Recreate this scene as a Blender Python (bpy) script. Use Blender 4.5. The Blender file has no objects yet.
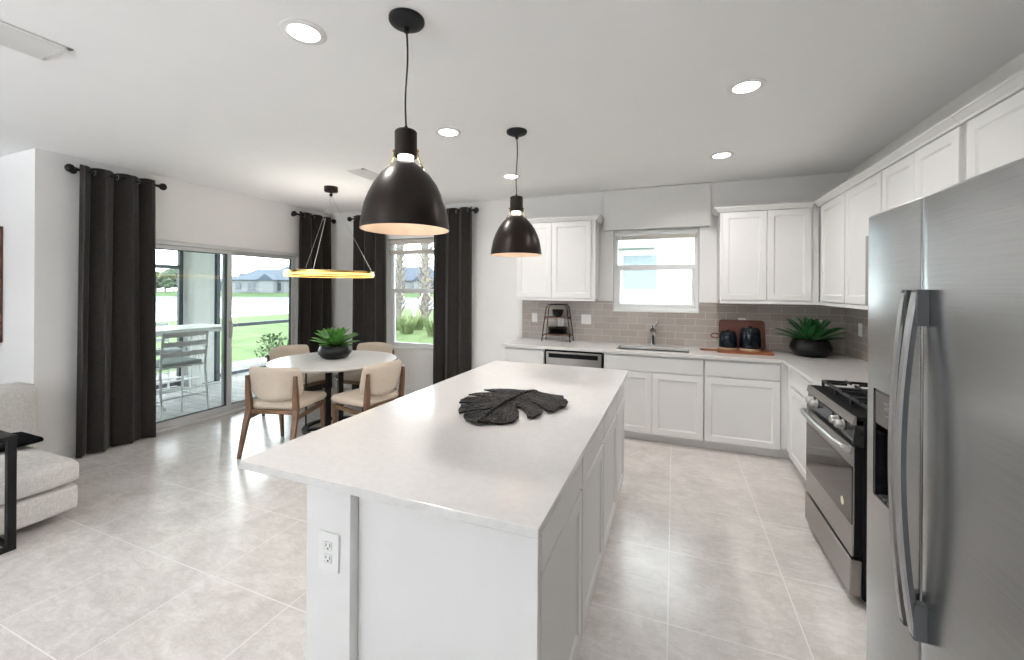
import bpy, bmesh, math, random
from mathutils import Vector, Matrix
random.seed(7)
S = bpy.context.scene
COL = S.collection
PI = math.pi

# ------------------------------------------------------------------ camera, sky, exposure
YAW, ROLL, ZC, FPX, CYP = 0.3745, 0.0059, 1.5312, 411.94, 289.61
cam_d = bpy.data.cameras.new('camera')
cam = bpy.data.objects.new('camera', cam_d)
COL.objects.link(cam)
cam_d.sensor_fit = 'HORIZONTAL'
cam_d.sensor_width = 36.0
cam_d.lens = FPX / 1024 * 36.0
cam_d.shift_y = (CYP - 330.0) / 1024
cam_d.clip_start, cam_d.clip_end = 0.05, 600
F_ = Vector((-math.sin(YAW), math.cos(YAW), 0))
R0 = Vector((math.cos(YAW), math.sin(YAW), 0))
Rr = R0 * math.cos(ROLL) + Vector((0, 0, 1)) * math.sin(ROLL)
Uu = -R0 * math.sin(ROLL) + Vector((0, 0, 1)) * math.cos(ROLL)
M = Matrix((Rr, Uu, -F_)).transposed().to_4x4()
M.translation = Vector((0, 0, ZC))
cam.matrix_world = M
S.camera = cam

W = bpy.data.worlds.new('overcast_sky')
S.world = W
W.use_nodes = True
wn = W.node_tree.nodes
bg = wn['Background']
bg.inputs['Color'].default_value = (0.92, 0.965, 1.0, 1)
bg.inputs['Strength'].default_value = 4.6

S.view_settings.view_transform = 'Standard'
S.view_settings.look = 'None'
S.view_settings.gamma = 1.0
S.view_settings.use_curve_mapping = False
S.view_settings.exposure = 1.06
S.cycles.use_denoising = True
S.cycles.max_bounces = 10
S.cycles.diffuse_bounces = 5
S.cycles.glossy_bounces = 4
S.cycles.transparent_max_bounces = 16
S.cycles.sample_clamp_indirect = 6.0
S.cycles.caustics_reflective = False
S.cycles.caustics_refractive = False


def area(name, loc, direction, sx, sy, power, color=(1, 1, 1), portal=False, shape='RECTANGLE'):
    l = bpy.data.lights.new(name, 'AREA')
    l.shape = shape
    l.size = sx
    if shape == 'RECTANGLE':
        l.size_y = sy
    l.energy = power
    l.color = color
    if portal:
        l.cycles.is_portal = True
    o = bpy.data.objects.new(name, l)
    COL.objects.link(o)
    o.location = loc
    o.rotation_euler = Vector(direction).to_track_quat('-Z', 'Y').to_euler()
    return o


# room extents
XL, XR, YB, YN, XF, YF, H = -5.05, 1.585, 4.98, 1.77, -9.0, -4.5, 2.707
# daylight portals at the doors and windows, then two added upward fill lamps
area('daylight_patio_door', (-5.32, 3.25, 1.02), (1, 0, 0), 2.3, 2.0, 1, portal=True)
area('daylight_dining_window', (-3.45, 5.22, 1.46), (0, -1, 0), 1.1, 1.6, 1, portal=True)
area('daylight_kitchen_window', (-0.2, 5.22, 1.75), (0, -1, 0), 0.95, 0.92, 1, portal=True)
area('added_uplight_living', (-4.2, YF + .07, 1.45), (.1, 1, 2.6), 1.7, 1.2, 385, (0.90, 0.95, 1.0)).data.spread = math.radians(128)  # fill lamp added behind the viewer to brighten ceiling and living side
area('added_uplight_rear', (-0.9, YF + .07, 1.45), (-.1, 1, 2.6), 1.7, 1.2, 40, (0.90, 0.95, 1.0)).data.spread = math.radians(128)  # weaker second fill lamp, added to lift the ceiling

# ------------------------------------------------------------------ materials
def new_mat(name):
    m = bpy.data.materials.new(name)
    m.use_nodes = True
    nt = m.node_tree
    return m, nt, nt.nodes['Principled BSDF']


def L(nt, a, b):
    nt.links.new(a, b)


def coords(nt, kind='Object', scale=(1, 1, 1), loc=(0, 0, 0)):
    tc = nt.nodes.new('ShaderNodeTexCoord')
    mp = nt.nodes.new('ShaderNodeMapping')
    mp.inputs['Scale'].default_value = scale
    mp.inputs['Location'].default_value = loc
    L(nt, tc.outputs[kind], mp.inputs['Vector'])
    return mp.outputs['Vector']


def noise(nt, vec, scale, detail=3, rough=0.5, dist=0.0):
    n = nt.nodes.new('ShaderNodeTexNoise')
    n.inputs['Scale'].default_value = scale
    n.inputs['Detail'].default_value = detail
    n.inputs['Roughness'].default_value = rough
    n.inputs['Distortion'].default_value = dist
    L(nt, vec, n.inputs['Vector'])
    return n.outputs['Fac']


def ramp(nt, fac, stops):
    r = nt.nodes.new('ShaderNodeValToRGB')
    els = r.color_ramp.elements
    while len(els) < len(stops):
        els.new(0.5)
    for e, (p, c) in zip(els, stops):
        e.position = p
        e.color = (*c, 1)
    L(nt, fac, r.inputs['Fac'])
    return r.outputs['Color']


def bump(nt, h, strength, dist=0.01):
    b = nt.nodes.new('ShaderNodeBump')
    b.inputs['Strength'].default_value = strength
    b.inputs['Distance'].default_value = dist
    L(nt, h, b.inputs['Height'])
    return b.outputs['Normal']


def mixc(nt, fac, a, b, mode='MIX'):
    m = nt.nodes.new('ShaderNodeMix')
    m.data_type = 'RGBA'
    m.blend_type = mode
    for sock, v in ((m.inputs[0], fac), (m.inputs[6], a), (m.inputs[7], b)):
        if hasattr(v, 'is_output'):
            L(nt, v, sock)
        elif isinstance(v, (int, float)):
            sock.default_value = v
        else:
            sock.default_value = (*v, 1)
    return m.outputs[2]


def simple(name, col, rough=0.5, metal=0.0, var=0.06, nscale=8, bmp=0.0, bscale=60, coat=0.0, spec=None, stretch=(1, 1, 1), sheen=0.0):
    m, nt, b = new_mat(name)
    v = coords(nt, 'Object', stretch)
    f = noise(nt, v, nscale)
    lo = tuple(max(0, c * (1 - var)) for c in col)
    hi = tuple(min(1, c * (1 + var)) for c in col)
    L(nt, ramp(nt, f, [(0.3, lo), (0.7, hi)]), b.inputs['Base Color'])
    b.inputs['Roughness'].default_value = rough
    b.inputs['Metallic'].default_value = metal
    b.inputs['Coat Weight'].default_value = coat
    b.inputs['Sheen Weight'].default_value = sheen
    if spec is not None:
        b.inputs['Specular IOR Level'].default_value = spec
    if bmp:
        L(nt, bump(nt, noise(nt, v, bscale, 4), bmp), b.inputs['Normal'])
    return m


def emit(name, col, strength):
    m, nt, b = new_mat(name)
    b.inputs['Base Color'].default_value = (*col, 1)
    b.inputs['Emission Color'].default_value = (*col, 1)
    b.inputs['Emission Strength'].default_value = strength
    return m


def wood(name, dark, light, scale=(1, 1, 1), rough=0.42):
    m, nt, b = new_mat(name)
    v = coords(nt, 'Object', scale)
    n1 = noise(nt, v, 9, 6, 0.6, 1.2)
    L(nt, ramp(nt, n1, [(0.25, dark), (0.75, light)]), b.inputs['Base Color'])
    b.inputs['Roughness'].default_value = rough
    L(nt, bump(nt, n1, 0.12, 0.004), b.inputs['Normal'])
    return m


def fabric(name, col, scale=420, var=0.25, bmp=0.5):
    m, nt, b = new_mat(name)
    v = coords(nt, 'Object')
    w1 = noise(nt, coords(nt, 'Object', (1, 1, 0.12)), scale, 2)
    w2 = noise(nt, coords(nt, 'Object', (0.12, 0.12, 1)), scale, 2)
    mx = mixc(nt, 0.5, w1, w2)
    lo = tuple(c * (1 - var) for c in col)
    hi = tuple(min(1, c * (1 + var)) for c in col)
    L(nt, ramp(nt, mx, [(0.35, lo), (0.65, hi)]), b.inputs['Base Color'])
    b.inputs['Roughness'].default_value = 0.95
    b.inputs['Specular IOR Level'].default_value = 0.15
    b.inputs['Sheen Weight'].default_value = 0.15
    L(nt, bump(nt, mx, bmp, 0.003), b.inputs['Normal'])
    return m


def steel(name, col, rough, axis):
    m, nt, b = new_mat(name)
    sc = [300, 300, 300]
    sc[axis] = 2.0
    v = coords(nt, 'Object', tuple(sc))
    f = noise(nt, v, 1.0, 3)
    L(nt, ramp(nt, f, [(0.3, tuple(c * 0.93 for c in col)), (0.7, tuple(min(1, c * 1.05) for c in col))]), b.inputs['Base Color'])
    b.inputs['Metallic'].default_value = 1.0
    b.inputs['Roughness'].default_value = rough
    L(nt, bump(nt, f, 0.05, 0.001), b.inputs['Normal'])
    return m


def brick_mat(name, w, h, off, c1, c2, mortar, msize, axes, loc, rough, vein=None, bmp=0.3, coat=0.0):
    """tiles laid out in world metres along two axes"""
    m, nt, b = new_mat(name)
    tc = nt.nodes.new('ShaderNodeTexCoord')
    sp = nt.nodes.new('ShaderNodeSeparateXYZ')
    cb = nt.nodes.new('ShaderNodeCombineXYZ')
    L(nt, tc.outputs['Object'], sp.inputs[0])
    L(nt, sp.outputs[axes[0]], cb.inputs[0])
    L(nt, sp.outputs[axes[1]], cb.inputs[1])
    mp = nt.nodes.new('ShaderNodeMapping')
    mp.inputs['Location'].default_value = (-loc[0], -loc[1], 0)
    L(nt, cb.outputs[0], mp.inputs['Vector'])
    bt = nt.nodes.new('ShaderNodeTexBrick')
    bt.offset = off
    bt.squash = 1.0
    bt.inputs['Scale'].default_value = 1.0
    bt.inputs['Brick Width'].default_value = w
    bt.inputs['Row Height'].default_value = h
    bt.inputs['Mortar Size'].default_value = msize
    bt.inputs['Mortar Smooth'].default_value = 0.2
    bt.inputs['Bias'].default_value = 0.0
    bt.inputs['Color1'].default_value = (*c1, 1)
    bt.inputs['Color2'].default_value = (*c2, 1)
    bt.inputs['Mortar'].default_value = (*mortar, 1)
    L(nt, mp.outputs[0], bt.inputs['Vector'])
    col = bt.outputs['Color']
    if vein:
        v = coords(nt, 'Object', (1, 1.0, 1))
        n1 = noise(nt, v, 2.2, 8, 0.62, 1.6)
        n2 = noise(nt, coords(nt, 'Object', (1, 2.4, 1)), 9, 6, 0.65, 0.8)
        t1 = ramp(nt, n1, [(0.36, vein[0]), (0.6, (1, 1, 1))])
        t2 = ramp(nt, n2, [(0.35, vein[1]), (0.58, (1, 1, 1))])
        col2 = mixc(nt, 1.0, col, t1, 'MULTIPLY')
        col2 = mixc(nt, 1.0, col2, t2, 'MULTIPLY')
        n3 = noise(nt, coords(nt, 'Object', (1, 2.0, 1)), 5.5, 10, 0.72, 2.6)
        t3 = ramp(nt, n3, [(0.44, (1, 1, 1)), (0.5, (0.90, 0.89, 0.885)), (0.55, (1, 1, 1))])
        col2 = mixc(nt, 1.0, col2, t3, 'MULTIPLY')
        col = mixc(nt, bt.outputs['Fac'], col2, mortar)
    L(nt, col, b.inputs['Base Color'])
    b.inputs['Roughness'].default_value = rough
    b.inputs['Coat Weight'].default_value = coat
    inv = nt.nodes.new('ShaderNodeMath')
    inv.operation = 'SUBTRACT'
    inv.inputs[0].default_value = 1.0
    L(nt, bt.outputs['Fac'], inv.inputs[1])
    L(nt, bump(nt, inv.outputs[0], bmp, 0.003), b.inputs['Normal'])
    return m


def glass_mat(name, tint=(1, 1, 1), rough=0.0):
    m, nt, b = new_mat(name)
    nt.nodes.remove(b)
    out = nt.nodes['Material Output']
    tr = nt.nodes.new('ShaderNodeBsdfTransparent')
    tr.inputs['Color'].default_value = (*tint, 1)
    gl = nt.nodes.new('ShaderNodeBsdfGlossy')
    gl.inputs['Roughness'].default_value = rough
    fr = nt.nodes.new('ShaderNodeFresnel')
    fr.inputs['IOR'].default_value = 1.45
    mx = nt.nodes.new('ShaderNodeMixShader')
    L(nt, fr.outputs[0], mx.inputs[0])
    L(nt, tr.outputs[0], mx.inputs[1])
    L(nt, gl.outputs[0], mx.inputs[2])
    L(nt, mx.outputs[0], out.inputs['Surface'])
    return m


MT = {}
MT['wall'] = simple('wall_paint', (0.86, 0.85, 0.842), 0.75, var=0.012, nscale=3, bmp=0.04, bscale=220)
MT['ceiling'] = simple('ceiling_paint', (0.95, 0.95, 0.952), 0.85, var=0.012, nscale=3, bmp=0.05, bscale=180)
MT['trim'] = simple('trim_paint', (0.84, 0.84, 0.83), 0.45, var=0.01)
MT['cab'] = simple('cabinet_paint', (0.76, 0.757, 0.75), 0.38, var=0.012, nscale=4)
MT['cab_in'] = simple('cabinet_shadow_gap', (0.25, 0.24, 0.23), 0.7, var=0.02)
MT['quartz'] = simple('white_quartz', (0.67, 0.66, 0.65), 0.16, var=0.03, nscale=38, coat=0.15)
MT['floor'] = brick_mat('floor_tile', 0.567, 0.567, 0.0, (0.755, 0.722, 0.695), (0.72, 0.688, 0.662), (0.79, 0.765, 0.745), 0.0028,
                        (0, 1), (-0.018 - 0.567 * 20, 2.026 - 0.567 * 20), 0.22, vein=((0.84, 0.835, 0.83), (0.90, 0.895, 0.89)), bmp=0.08)
MT['splash_b'] = brick_mat('subway_tile_back', 0.203, 0.0765, 0.5, (0.36, 0.315, 0.28), (0.41, 0.365, 0.33), (0.60, 0.56, 0.52), 0.0022,
                           (0, 2), (-1.81 - 2.03, 0.915 - 0.765), 0.12, bmp=0.5)
MT['splash_r'] = brick_mat('subway_tile_side', 0.203, 0.0765, 0.5, (0.36, 0.315, 0.28), (0.41, 0.365, 0.33), (0.60, 0.56, 0.52), 0.0022,
                           (1, 2), (1.6 - 2.03, 0.915 - 0.765), 0.12, bmp=0.5)
MT['paver'] = brick_mat('concrete_paver', 0.30, 0.15, 0.5, (0.20, 0.20, 0.205), (0.29, 0.288, 0.285), (0.10, 0.10, 0.10), 0.006,
                        (0, 1), (-20, -10), 0.8, bmp=0.5)
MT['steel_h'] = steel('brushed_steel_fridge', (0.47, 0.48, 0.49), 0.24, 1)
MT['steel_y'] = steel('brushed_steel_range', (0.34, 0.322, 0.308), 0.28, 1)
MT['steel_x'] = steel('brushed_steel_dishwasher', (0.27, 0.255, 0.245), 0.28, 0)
MT['chrome'] = simple('chrome', (0.75, 0.76, 0.78), 0.08, 1.0, var=0.02)
MT['silver'] = simple('satin_handle_metal', (0.50, 0.50, 0.495), 0.34, 1.0, var=0.03)
MT['handle'] = simple('grey_handle_metal', (0.46, 0.455, 0.45), 0.36, 1.0, var=.03)
MT['dkgrey'] = simple('dark_grey_plastic', (0.07, 0.072, 0.076), 0.45, var=0.05)
MT['black_gloss'] = simple('black_glass', (0.008, 0.008, 0.009), 0.10, var=0.03, spec=.3)
MT['oven_glass'] = simple('oven_window_glass', (0.03, 0.023, 0.018), 0.05, var=0.03, spec=.5)
MT['black_enamel'] = simple('black_enamel', (0.006, 0.006, 0.007), 0.5, var=0.05, spec=.08)
MT['iron'] = simple('cast_iron', (0.02, 0.02, 0.021), 0.5, 0.3, var=0.1, bmp=0.1)
MT['black_metal'] = simple('black_powder_coat', (0.008, 0.008, 0.009), 0.5, 0.0, var=0.05, spec=.25)
MT['bronze'] = simple('dark_bronze', (0.020, 0.0145, 0.012), 0.33, 0.7, var=0.12, nscale=5)
MT['brass'] = simple('brass', (0.62, 0.45, 0.22), 0.25, 1.0, var=0.05)
MT['gold'] = simple('brushed_gold', (0.75, 0.52, 0.18), 0.25, 1.0, var=0.05)
MT['shade_in'] = simple('cream_shade_lining', (0.62, 0.52, 0.43), 0.6, var=0.02)
MT['glow_warm'] = emit('lamp_glow', (1.0, 0.90, 0.79), 2.8)
MT['glow_ring'] = emit('ring_diffuser_glow', (1.0, 0.62, 0.18), 1.0)
MT['glow_can'] = emit('downlight_lens', (1.0, 0.97, 0.92), 14.0)
MT['curtain'] = fabric('charcoal_linen', (0.031, 0.027, 0.025), 260, 0.4, 0.6)
MT['cream'] = fabric('cream_upholstery', (0.62, 0.53, 0.43), 300, 0.10, 0.3)
MT['sofa'] = fabric('oatmeal_chenille', (0.70, 0.68, 0.65), 260, 0.16, 0.6)
MT['blackcloth'] = simple('black_cloth', (0.006, 0.006, 0.007), 0.95, var=.2, bmp=.3, spec=.05)
MT['walnut'] = wood('walnut', (0.085, 0.042, 0.020), (0.21, 0.115, 0.060), (6, 6, 0.8))
MT['board'] = wood('acacia_board', (0.11, 0.026, 0.008), (0.33, 0.095, 0.028), (1.2, 8, 8))
MT['board2'] = wood('dark_red_board', (0.055, 0.012, 0.005), (0.15, 0.036, 0.013), (1.2, 8, 8))
MT['frame_wood'] = wood('mahogany_frame', (0.06, 0.02, 0.012), (0.14, 0.05, 0.03), (8, 8, 1))
MT['shelfwood'] = wood('dark_shelf_wood', (0.07, 0.03, 0.02), (0.18, 0.08, 0.05), (2, 8, 8))
MT['marble'] = simple('white_table_stone', (0.80, 0.775, 0.75), 0.28, var=0.03, nscale=14, spec=.35)
MT['leaf_green'] = simple('agave_green', (0.09, 0.27, 0.045), 0.35, var=0.55, nscale=9, coat=0.15)
MT['leaf_dark'] = simple('agave_dark_green', (0.022, 0.105, 0.03), 0.35, var=0.55, nscale=9, coat=0.15)
MT['pot'] = simple('black_ceramic', (0.006, 0.006, 0.007), 0.35, var=0.1, spec=.25)
MT['soil'] = simple('dark_soil', (0.02, 0.015, 0.01), 0.95, var=0.3, bmp=0.5)
MT['navy'] = simple('dark_navy_glaze', (0.003, 0.005, 0.009), 0.14, var=0.15, spec=.25)
MT['bisque'] = simple('unglazed_clay', (0.42, 0.30, 0.19), 0.7, var=0.08)
MT['copper'] = simple('copper_leather', (0.16, 0.05, 0.03), 0.45, 0.2, var=0.1)
MT['plastic'] = simple('white_plastic', (0.80, 0.80, 0.79), 0.35, var=0.01)
MT['vent_in'] = simple('vent_duct', (0.42, 0.42, 0.43), 0.8, var=.02)
MT['sink_steel'] = simple('sink_steel', (0.30, 0.30, 0.30), 0.3, 1.0, var=.03)
MT['slot'] = simple('outlet_slot', (0.06, 0.06, 0.06), 0.5, var=0.02)
MT['vinyl'] = simple('white_vinyl_frame', (0.85, 0.87, 0.88), 0.4, var=0.01)
MT['door_alu'] = simple('light_grey_aluminium', (0.70, 0.71, 0.71), 0.4, var=0.01)
MT['gasket'] = simple('dark_gasket', (0.05, 0.06, 0.065), 0.6, var=0.03)
MT['blind'] = simple('greige_blind', (0.55, 0.52, 0.47), 0.6, var=0.03)
MT['blind_w'] = simple('white_blind', (0.80, 0.80, 0.79), 0.5, var=0.02)
MT['valance'] = fabric('white_valance_cloth', (0.80, 0.795, 0.78), 300, 0.04, 0.15)
MT['glass'] = glass_mat('window_glass', (0.97, 0.99, 0.985))
MT['glass_tint'] = glass_mat('door_glass', (0.95, 0.985, 0.98))
MT['stucco'] = simple('grey_stucco', (0.50, 0.51, 0.50), 0.9, var=0.05, nscale=30, bmp=0.6, bscale=90)
MT['stucco_w'] = simple('white_stucco', (0.86, 0.87, 0.87), 0.9, var=0.02, bmp=0.2)
MT['bronze_alu'] = simple('dark_screen_frame', (0.045, 0.055, 0.07), 0.5, 0.2, var=0.05)
MT['white_alu'] = simple('white_outdoor_metal', (0.78, 0.80, 0.80), 0.4, var=0.01)
MT['grey_cush'] = simple('grey_seat_fabric', (0.32, 0.35, 0.36), 0.9, var=0.05)
MT['lawn'] = simple('lawn_grass', (0.078, 0.115, 0.048), 0.95, var=0.2, nscale=1.2, bmp=0.3, spec=0.1)
MT['bank'] = simple('far_bank_grass', (0.050, 0.080, 0.034), 0.95, var=0.2, nscale=0.3, spec=0.1)
MT['mulch'] = simple('grey_mulch', (0.16, 0.15, 0.145), 0.95, var=0.5, nscale=20, bmp=0.8)
MT['roof'] = simple('grey_blue_roof', (0.040, 0.054, 0.075), 0.8, var=0.08, nscale=2)
MT['house'] = simple('pale_house_wall', (0.15, 0.155, 0.165), 0.9, var=0.04)
MT['house_t'] = simple('tan_house_wall', (0.12, 0.115, 0.11), 0.9, var=0.04)
MT['house_win'] = simple('far_window_glass', (0.05, 0.06, 0.075), 0.2, var=0.05)
MT['tree'] = simple('tree_foliage', (0.025, 0.04, 0.02), 0.9, var=0.5, nscale=4)
MT['shrub'] = simple('shrub_foliage', (0.05, 0.10, 0.03), 0.8, var=0.5, nscale=10)
MT['grassy'] = simple('tall_grass_blades', (0.12, 0.16, 0.06), 0.8, var=0.4, nscale=10)
MT['bark'] = simple('palm_bark', (0.17, 0.15, 0.135), 0.9, var=0.4, nscale=14, bmp=0.6)
MT['stake'] = simple('timber_stake', (0.45, 0.40, 0.34), 0.8, var=0.1)


def water_mat():
    m, nt, b = new_mat('lake_water')
    b.inputs['Base Color'].default_value = (0.25, 0.30, 0.32, 1)
    b.inputs['Roughness'].default_value = 0.12
    L(nt, bump(nt, noise(nt, coords(nt, 'Object', (0.6, 0.6, 0.6)), 3.0, 4), 0.12, 0.05), b.inputs['Normal'])
    return m


def hammered():
    m, nt, b = new_mat('hammered_dark_metal')
    v = coords(nt, 'Object')
    vo = nt.nodes.new('ShaderNodeTexVoronoi')
    vo.inputs['Scale'].default_value = 75
    L(nt, v, vo.inputs['Vector'])
    n = noise(nt, v, 6, 4)
    L(nt, ramp(nt, n, [(0.35, (0.005, 0.005, 0.006)), (0.65, (0.020, 0.014, 0.011))]), b.inputs['Base Color'])
    b.inputs['Metallic'].default_value = 0.35
    b.inputs['Roughness'].default_value = 0.38
    b.inputs['Specular IOR Level'].default_value = 0.16
    L(nt, bump(nt, vo.outputs['Distance'], 1.0, 0.012), b.inputs['Normal'])
    return m


MT['water'] = water_mat()
MT['hammered'] = hammered()

# ------------------------------------------------------------------ mesh helpers
ORIG = {}


class MB:
    def __init__(self):
        self.bm = bmesh.new()

    def _merge(self, t):
        me = bpy.data.meshes.new('tmp')
        t.to_mesh(me)
        t.free()
        self.bm.from_mesh(me)
        bpy.data.meshes.remove(me)

    def box(self, x0, x1, y0, y1, z0, z1, bev=0.0, seg=2, mtx=None):
        t = bmesh.new()
        bmesh.ops.create_cube(t, size=1.0)
        for v in t.verts:
            v.co = Vector((x0 + (v.co.x + .5) * (x1 - x0), y0 + (v.co.y + .5) * (y1 - y0), z0 + (v.co.z + .5) * (z1 - z0)))
        if bev:
            bmesh.ops.bevel(t, geom=list(t.edges), offset=bev, segments=seg, profile=0.5, affect='EDGES')
        if mtx is not None:
            t.transform(mtx)
        self._merge(t)
        return self

    def tube(self, pts, r, seg=10, closed=False, flat=None):
        """round tube along a path; r a number or a list; flat=(a,b) gives a rectangular section along (side, up)"""
        pts = [Vector(p) for p in pts]
        n = len(pts)
        rs = r if isinstance(r, (list, tuple)) else [r] * n
        rings = []
        prev = None
        for i, p in enumerate(pts):
            a = pts[i - 1] if (i > 0 or closed) else p
            c = pts[(i + 1) % n] if (i < n - 1 or closed) else p
            d = (c - a).normalized()
            ref = Vector((0, 0, 1)) if abs(d.z) < 0.9 else Vector((1, 0, 0))
            if prev is not None:
                s = (prev - d * prev.dot(d))
                s = s.normalized() if s.length > 1e-6 else d.cross(ref).normalized()
            else:
                s = d.cross(ref).normalized()
            prev = s
            u = s.cross(d).normalized()
            ring = []
            if flat:
                k = rs[i]
                for sx, sy in ((-1, -1), (1, -1), (1, 1), (-1, 1)):
                    ring.append(self.bm.verts.new(p + s * sx * flat[0] * k + u * sy * flat[1] * k))
            else:
                for j in range(seg):
                    an = 2 * PI * j / seg
                    ring.append(self.bm.verts.new(p + (s * math.cos(an) + u * math.sin(an)) * rs[i]))
            rings.append(ring)
        m = len(rings[0])
        for i in range(n if closed else n - 1):
            A, B = rings[i], rings[(i + 1) % n]
            for j in range(m):
                self.bm.faces.new((A[j], A[(j + 1) % m], B[(j + 1) % m], B[j]))
        if not closed:
            self.bm.faces.new(rings[0][::-1])
            self.bm.faces.new(rings[-1])
        return self

    def lathe(self, prof, c=(0, 0, 0), seg=32, ax=None):
        """profile [(r, z)] spun about z through c, or about direction ax"""
        q = Matrix.Identity(3) if ax is None else Vector((0, 0, 1)).rotation_difference(Vector(ax)).to_matrix()
        c = Vector(c)
        rings = []
        for r, z in prof:
            if r < 1e-6:
                rings.append([self.bm.verts.new(c + q @ Vector((0, 0, z)))])
            else:
                rings.append([self.bm.verts.new(c + q @ Vector((r * math.cos(2 * PI * j / seg), r * math.sin(2 * PI * j / seg), z))) for j in range(seg)])
        for A, B in zip(rings, rings[1:]):
            for j in range(seg):
                k = (j + 1) % seg
                if len(A) == 1 and len(B) == 1:
                    continue
                if len(A) == 1:
                    self.bm.faces.new((A[0], B[k], B[j]))
                elif len(B) == 1:
                    self.bm.faces.new((A[j], A[k], B[0]))
                else:
                    self.bm.faces.new((A[j], A[k], B[k], B[j]))
        return self

    def cyl(self, p0, p1, r, seg=16):
        p0, p1 = Vector(p0), Vector(p1)
        h = (p1 - p0).length
        return self.lathe([(0, 0), (r, 0), (r, h), (0, h)], p0, seg, (p1 - p0) / h)

    def ball(self, c, r, sc=(1, 1, 1), seg=16):
        t = bmesh.new()
        bmesh.ops.create_uvsphere(t, u_segments=seg, v_segments=max(6, seg // 2), radius=r)
        for v in t.verts:
            v.co = Vector((v.co.x * sc[0], v.co.y * sc[1], v.co.z * sc[2])) + Vector(c)
        self._merge(t)
        return self

    def prism(self, poly, z0, z1, mtx=None):
        t = bmesh.new()
        a = [t.verts.new((x, y, z0)) for x, y in poly]
        b = [t.verts.new((x, y, z1)) for x, y in poly]
        t.faces.new(a[::-1])
        t.faces.new(b)
        n = len(a)
        for i in range(n):
            t.faces.new((a[i], a[(i + 1) % n], b[(i + 1) % n], b[i]))
        if mtx is not None:
            t.transform(mtx)
        self._merge(t)
        return self

    def shaker(self, o, U, V, N, w, h, t=0.02, fw=0.057, rec=0.008):
        """recessed-panel front: o = lower corner on the back plane"""
        o, U, V, N = Vector(o), Vector(U), Vector(V), Vector(N)

        def rect(i, d):
            return [self.bm.verts.new(o + U * a + V * b + N * d) for a, b in ((i, i), (w - i, i), (w - i, h - i), (i, h - i))]
        back, f0, f1 = rect(0, 0), rect(0, t - 0.002), rect(0.002, t)
        f2, f3, f4 = rect(fw, t), rect(fw + 0.004, t - rec * 0.5), rect(fw + 0.012, t - rec)
        for A, B in ((back, f0), (f0, f1), (f1, f2), (f2, f3), (f3, f4)):
            for i in range(4):
                k = (i + 1) % 4
                self.bm.faces.new((A[i], A[k], B[k], B[i]))
        self.bm.faces.new(f4)
        self.bm.faces.new(back[::-1])
        return self

    def build(self, name, m, parent=None, smooth=False, local=False, ang=0.6):
        bmesh.ops.recalc_face_normals(self.bm, faces=list(self.bm.faces))
        me = bpy.data.meshes.new(name)
        if parent is not None and not local:
            off = ORIG.get(parent.name, Vector((0, 0, 0)))
            for v in self.bm.verts:
                v.co -= off
        self.bm.to_mesh(me)
        self.bm.free()
        me.materials.append(m if not isinstance(m, str) else MT[m])
        o = bpy.data.objects.new(name, me)
        COL.objects.link(o)
        if parent is not None:
            o.parent = parent
            ORIG[o.name] = ORIG.get(parent.name, Vector((0, 0, 0)))
        if smooth:
            for p in me.polygons:
                p.use_smooth = True
            try:
                me.set_sharp_from_angle(angle=ang)
            except Exception:
                pass
        return o


def tag(o, label, cat, group=None, kind='thing'):
    o['label'] = label
    o['category'] = cat
    if group:
        o['group'] = group
    o['kind'] = kind
    return o


def thing(name, label, cat, loc=(0, 0, 0), rz=0.0, group=None):
    o = bpy.data.objects.new(name, None)
    o.empty_display_size = 0.1
    COL.objects.link(o)
    o.location = loc
    o.rotation_euler = (0, 0, rz)
    ORIG[o.name] = Vector(loc)
    return tag(o, label, cat, group)


def struct(o, label, cat):
    return tag(o, label, cat, kind='structure')


def copy_thing(root, loc, rz, label=None, group=None):
    r = root.copy()
    COL.objects.link(r)
    r.location = loc
    r.rotation_euler = (0, 0, rz)
    if label:
        r['label'] = label
    if group:
        r['group'] = group
    for ch in list(root.children):
        c = ch.copy()
        COL.objects.link(c)
        c.parent = r
        for g in list(ch.children):
            d = g.copy()
            COL.objects.link(d)
            d.parent = c
    return r


def B(*a, **k):
    return MB().box(*a, **k)


# ------------------------------------------------------------------ room shell
struct(B(XF - .2, XR + .2, YF - .2, YN, -0.12, 0).box(XL - .02, XR + .2, YN, YB + .15, -0.12, 0).build('floor', 'floor'),
       'large pale beige marbled floor tiles with thin light grout', 'floor')
struct(B(XF - .2, XR + .2, YF - .2, YB + .2, H, H + .12).build('ceiling', 'ceiling'), 'flat white painted ceiling over kitchen and dining area', 'ceiling')
WT = 0.17
KW = (-0.672, 0.258, 1.30, 2.25)      # kitchen window opening x0 x1 z0 z1
DW = (-3.935, -2.95, 0.67, 2.26)       # dining window opening
w = MB()
xs = [XL - WT, DW[0], DW[1], KW[0], KW[1], XR + WT]
w.box(xs[0], xs[1], YB, YB + WT, 0, H).box(xs[2], xs[3], YB, YB + WT, 0, H).box(xs[4], xs[5], YB, YB + WT, 0, H)
for q in (DW, KW):
    w.box(q[0], q[1], YB, YB + WT, 0, q[2]).box(q[0], q[1], YB, YB + WT, q[3], H)
struct(w.build('wall_back', 'wall'), 'white kitchen and dining wall pierced by two windows', 'wall')
DY0, DY1, DH = 2.12, 4.455, 2.035     # sliding door opening
w = MB()
w.box(XL - WT, XL, YN, DY0, 0, H).box(XL - WT, XL, DY1, YB, 0, H).box(XL - WT, XL, DY0, DY1, DH, H)
struct(w.build('wall_left', 'wall'), 'white wall above and around the sliding glass door', 'wall')
struct(B(XR, XR + WT, YF, YB, 0, H).build('wall_right', 'wall'), 'wall behind the range, fridge and side cabinets', 'wall')
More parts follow.
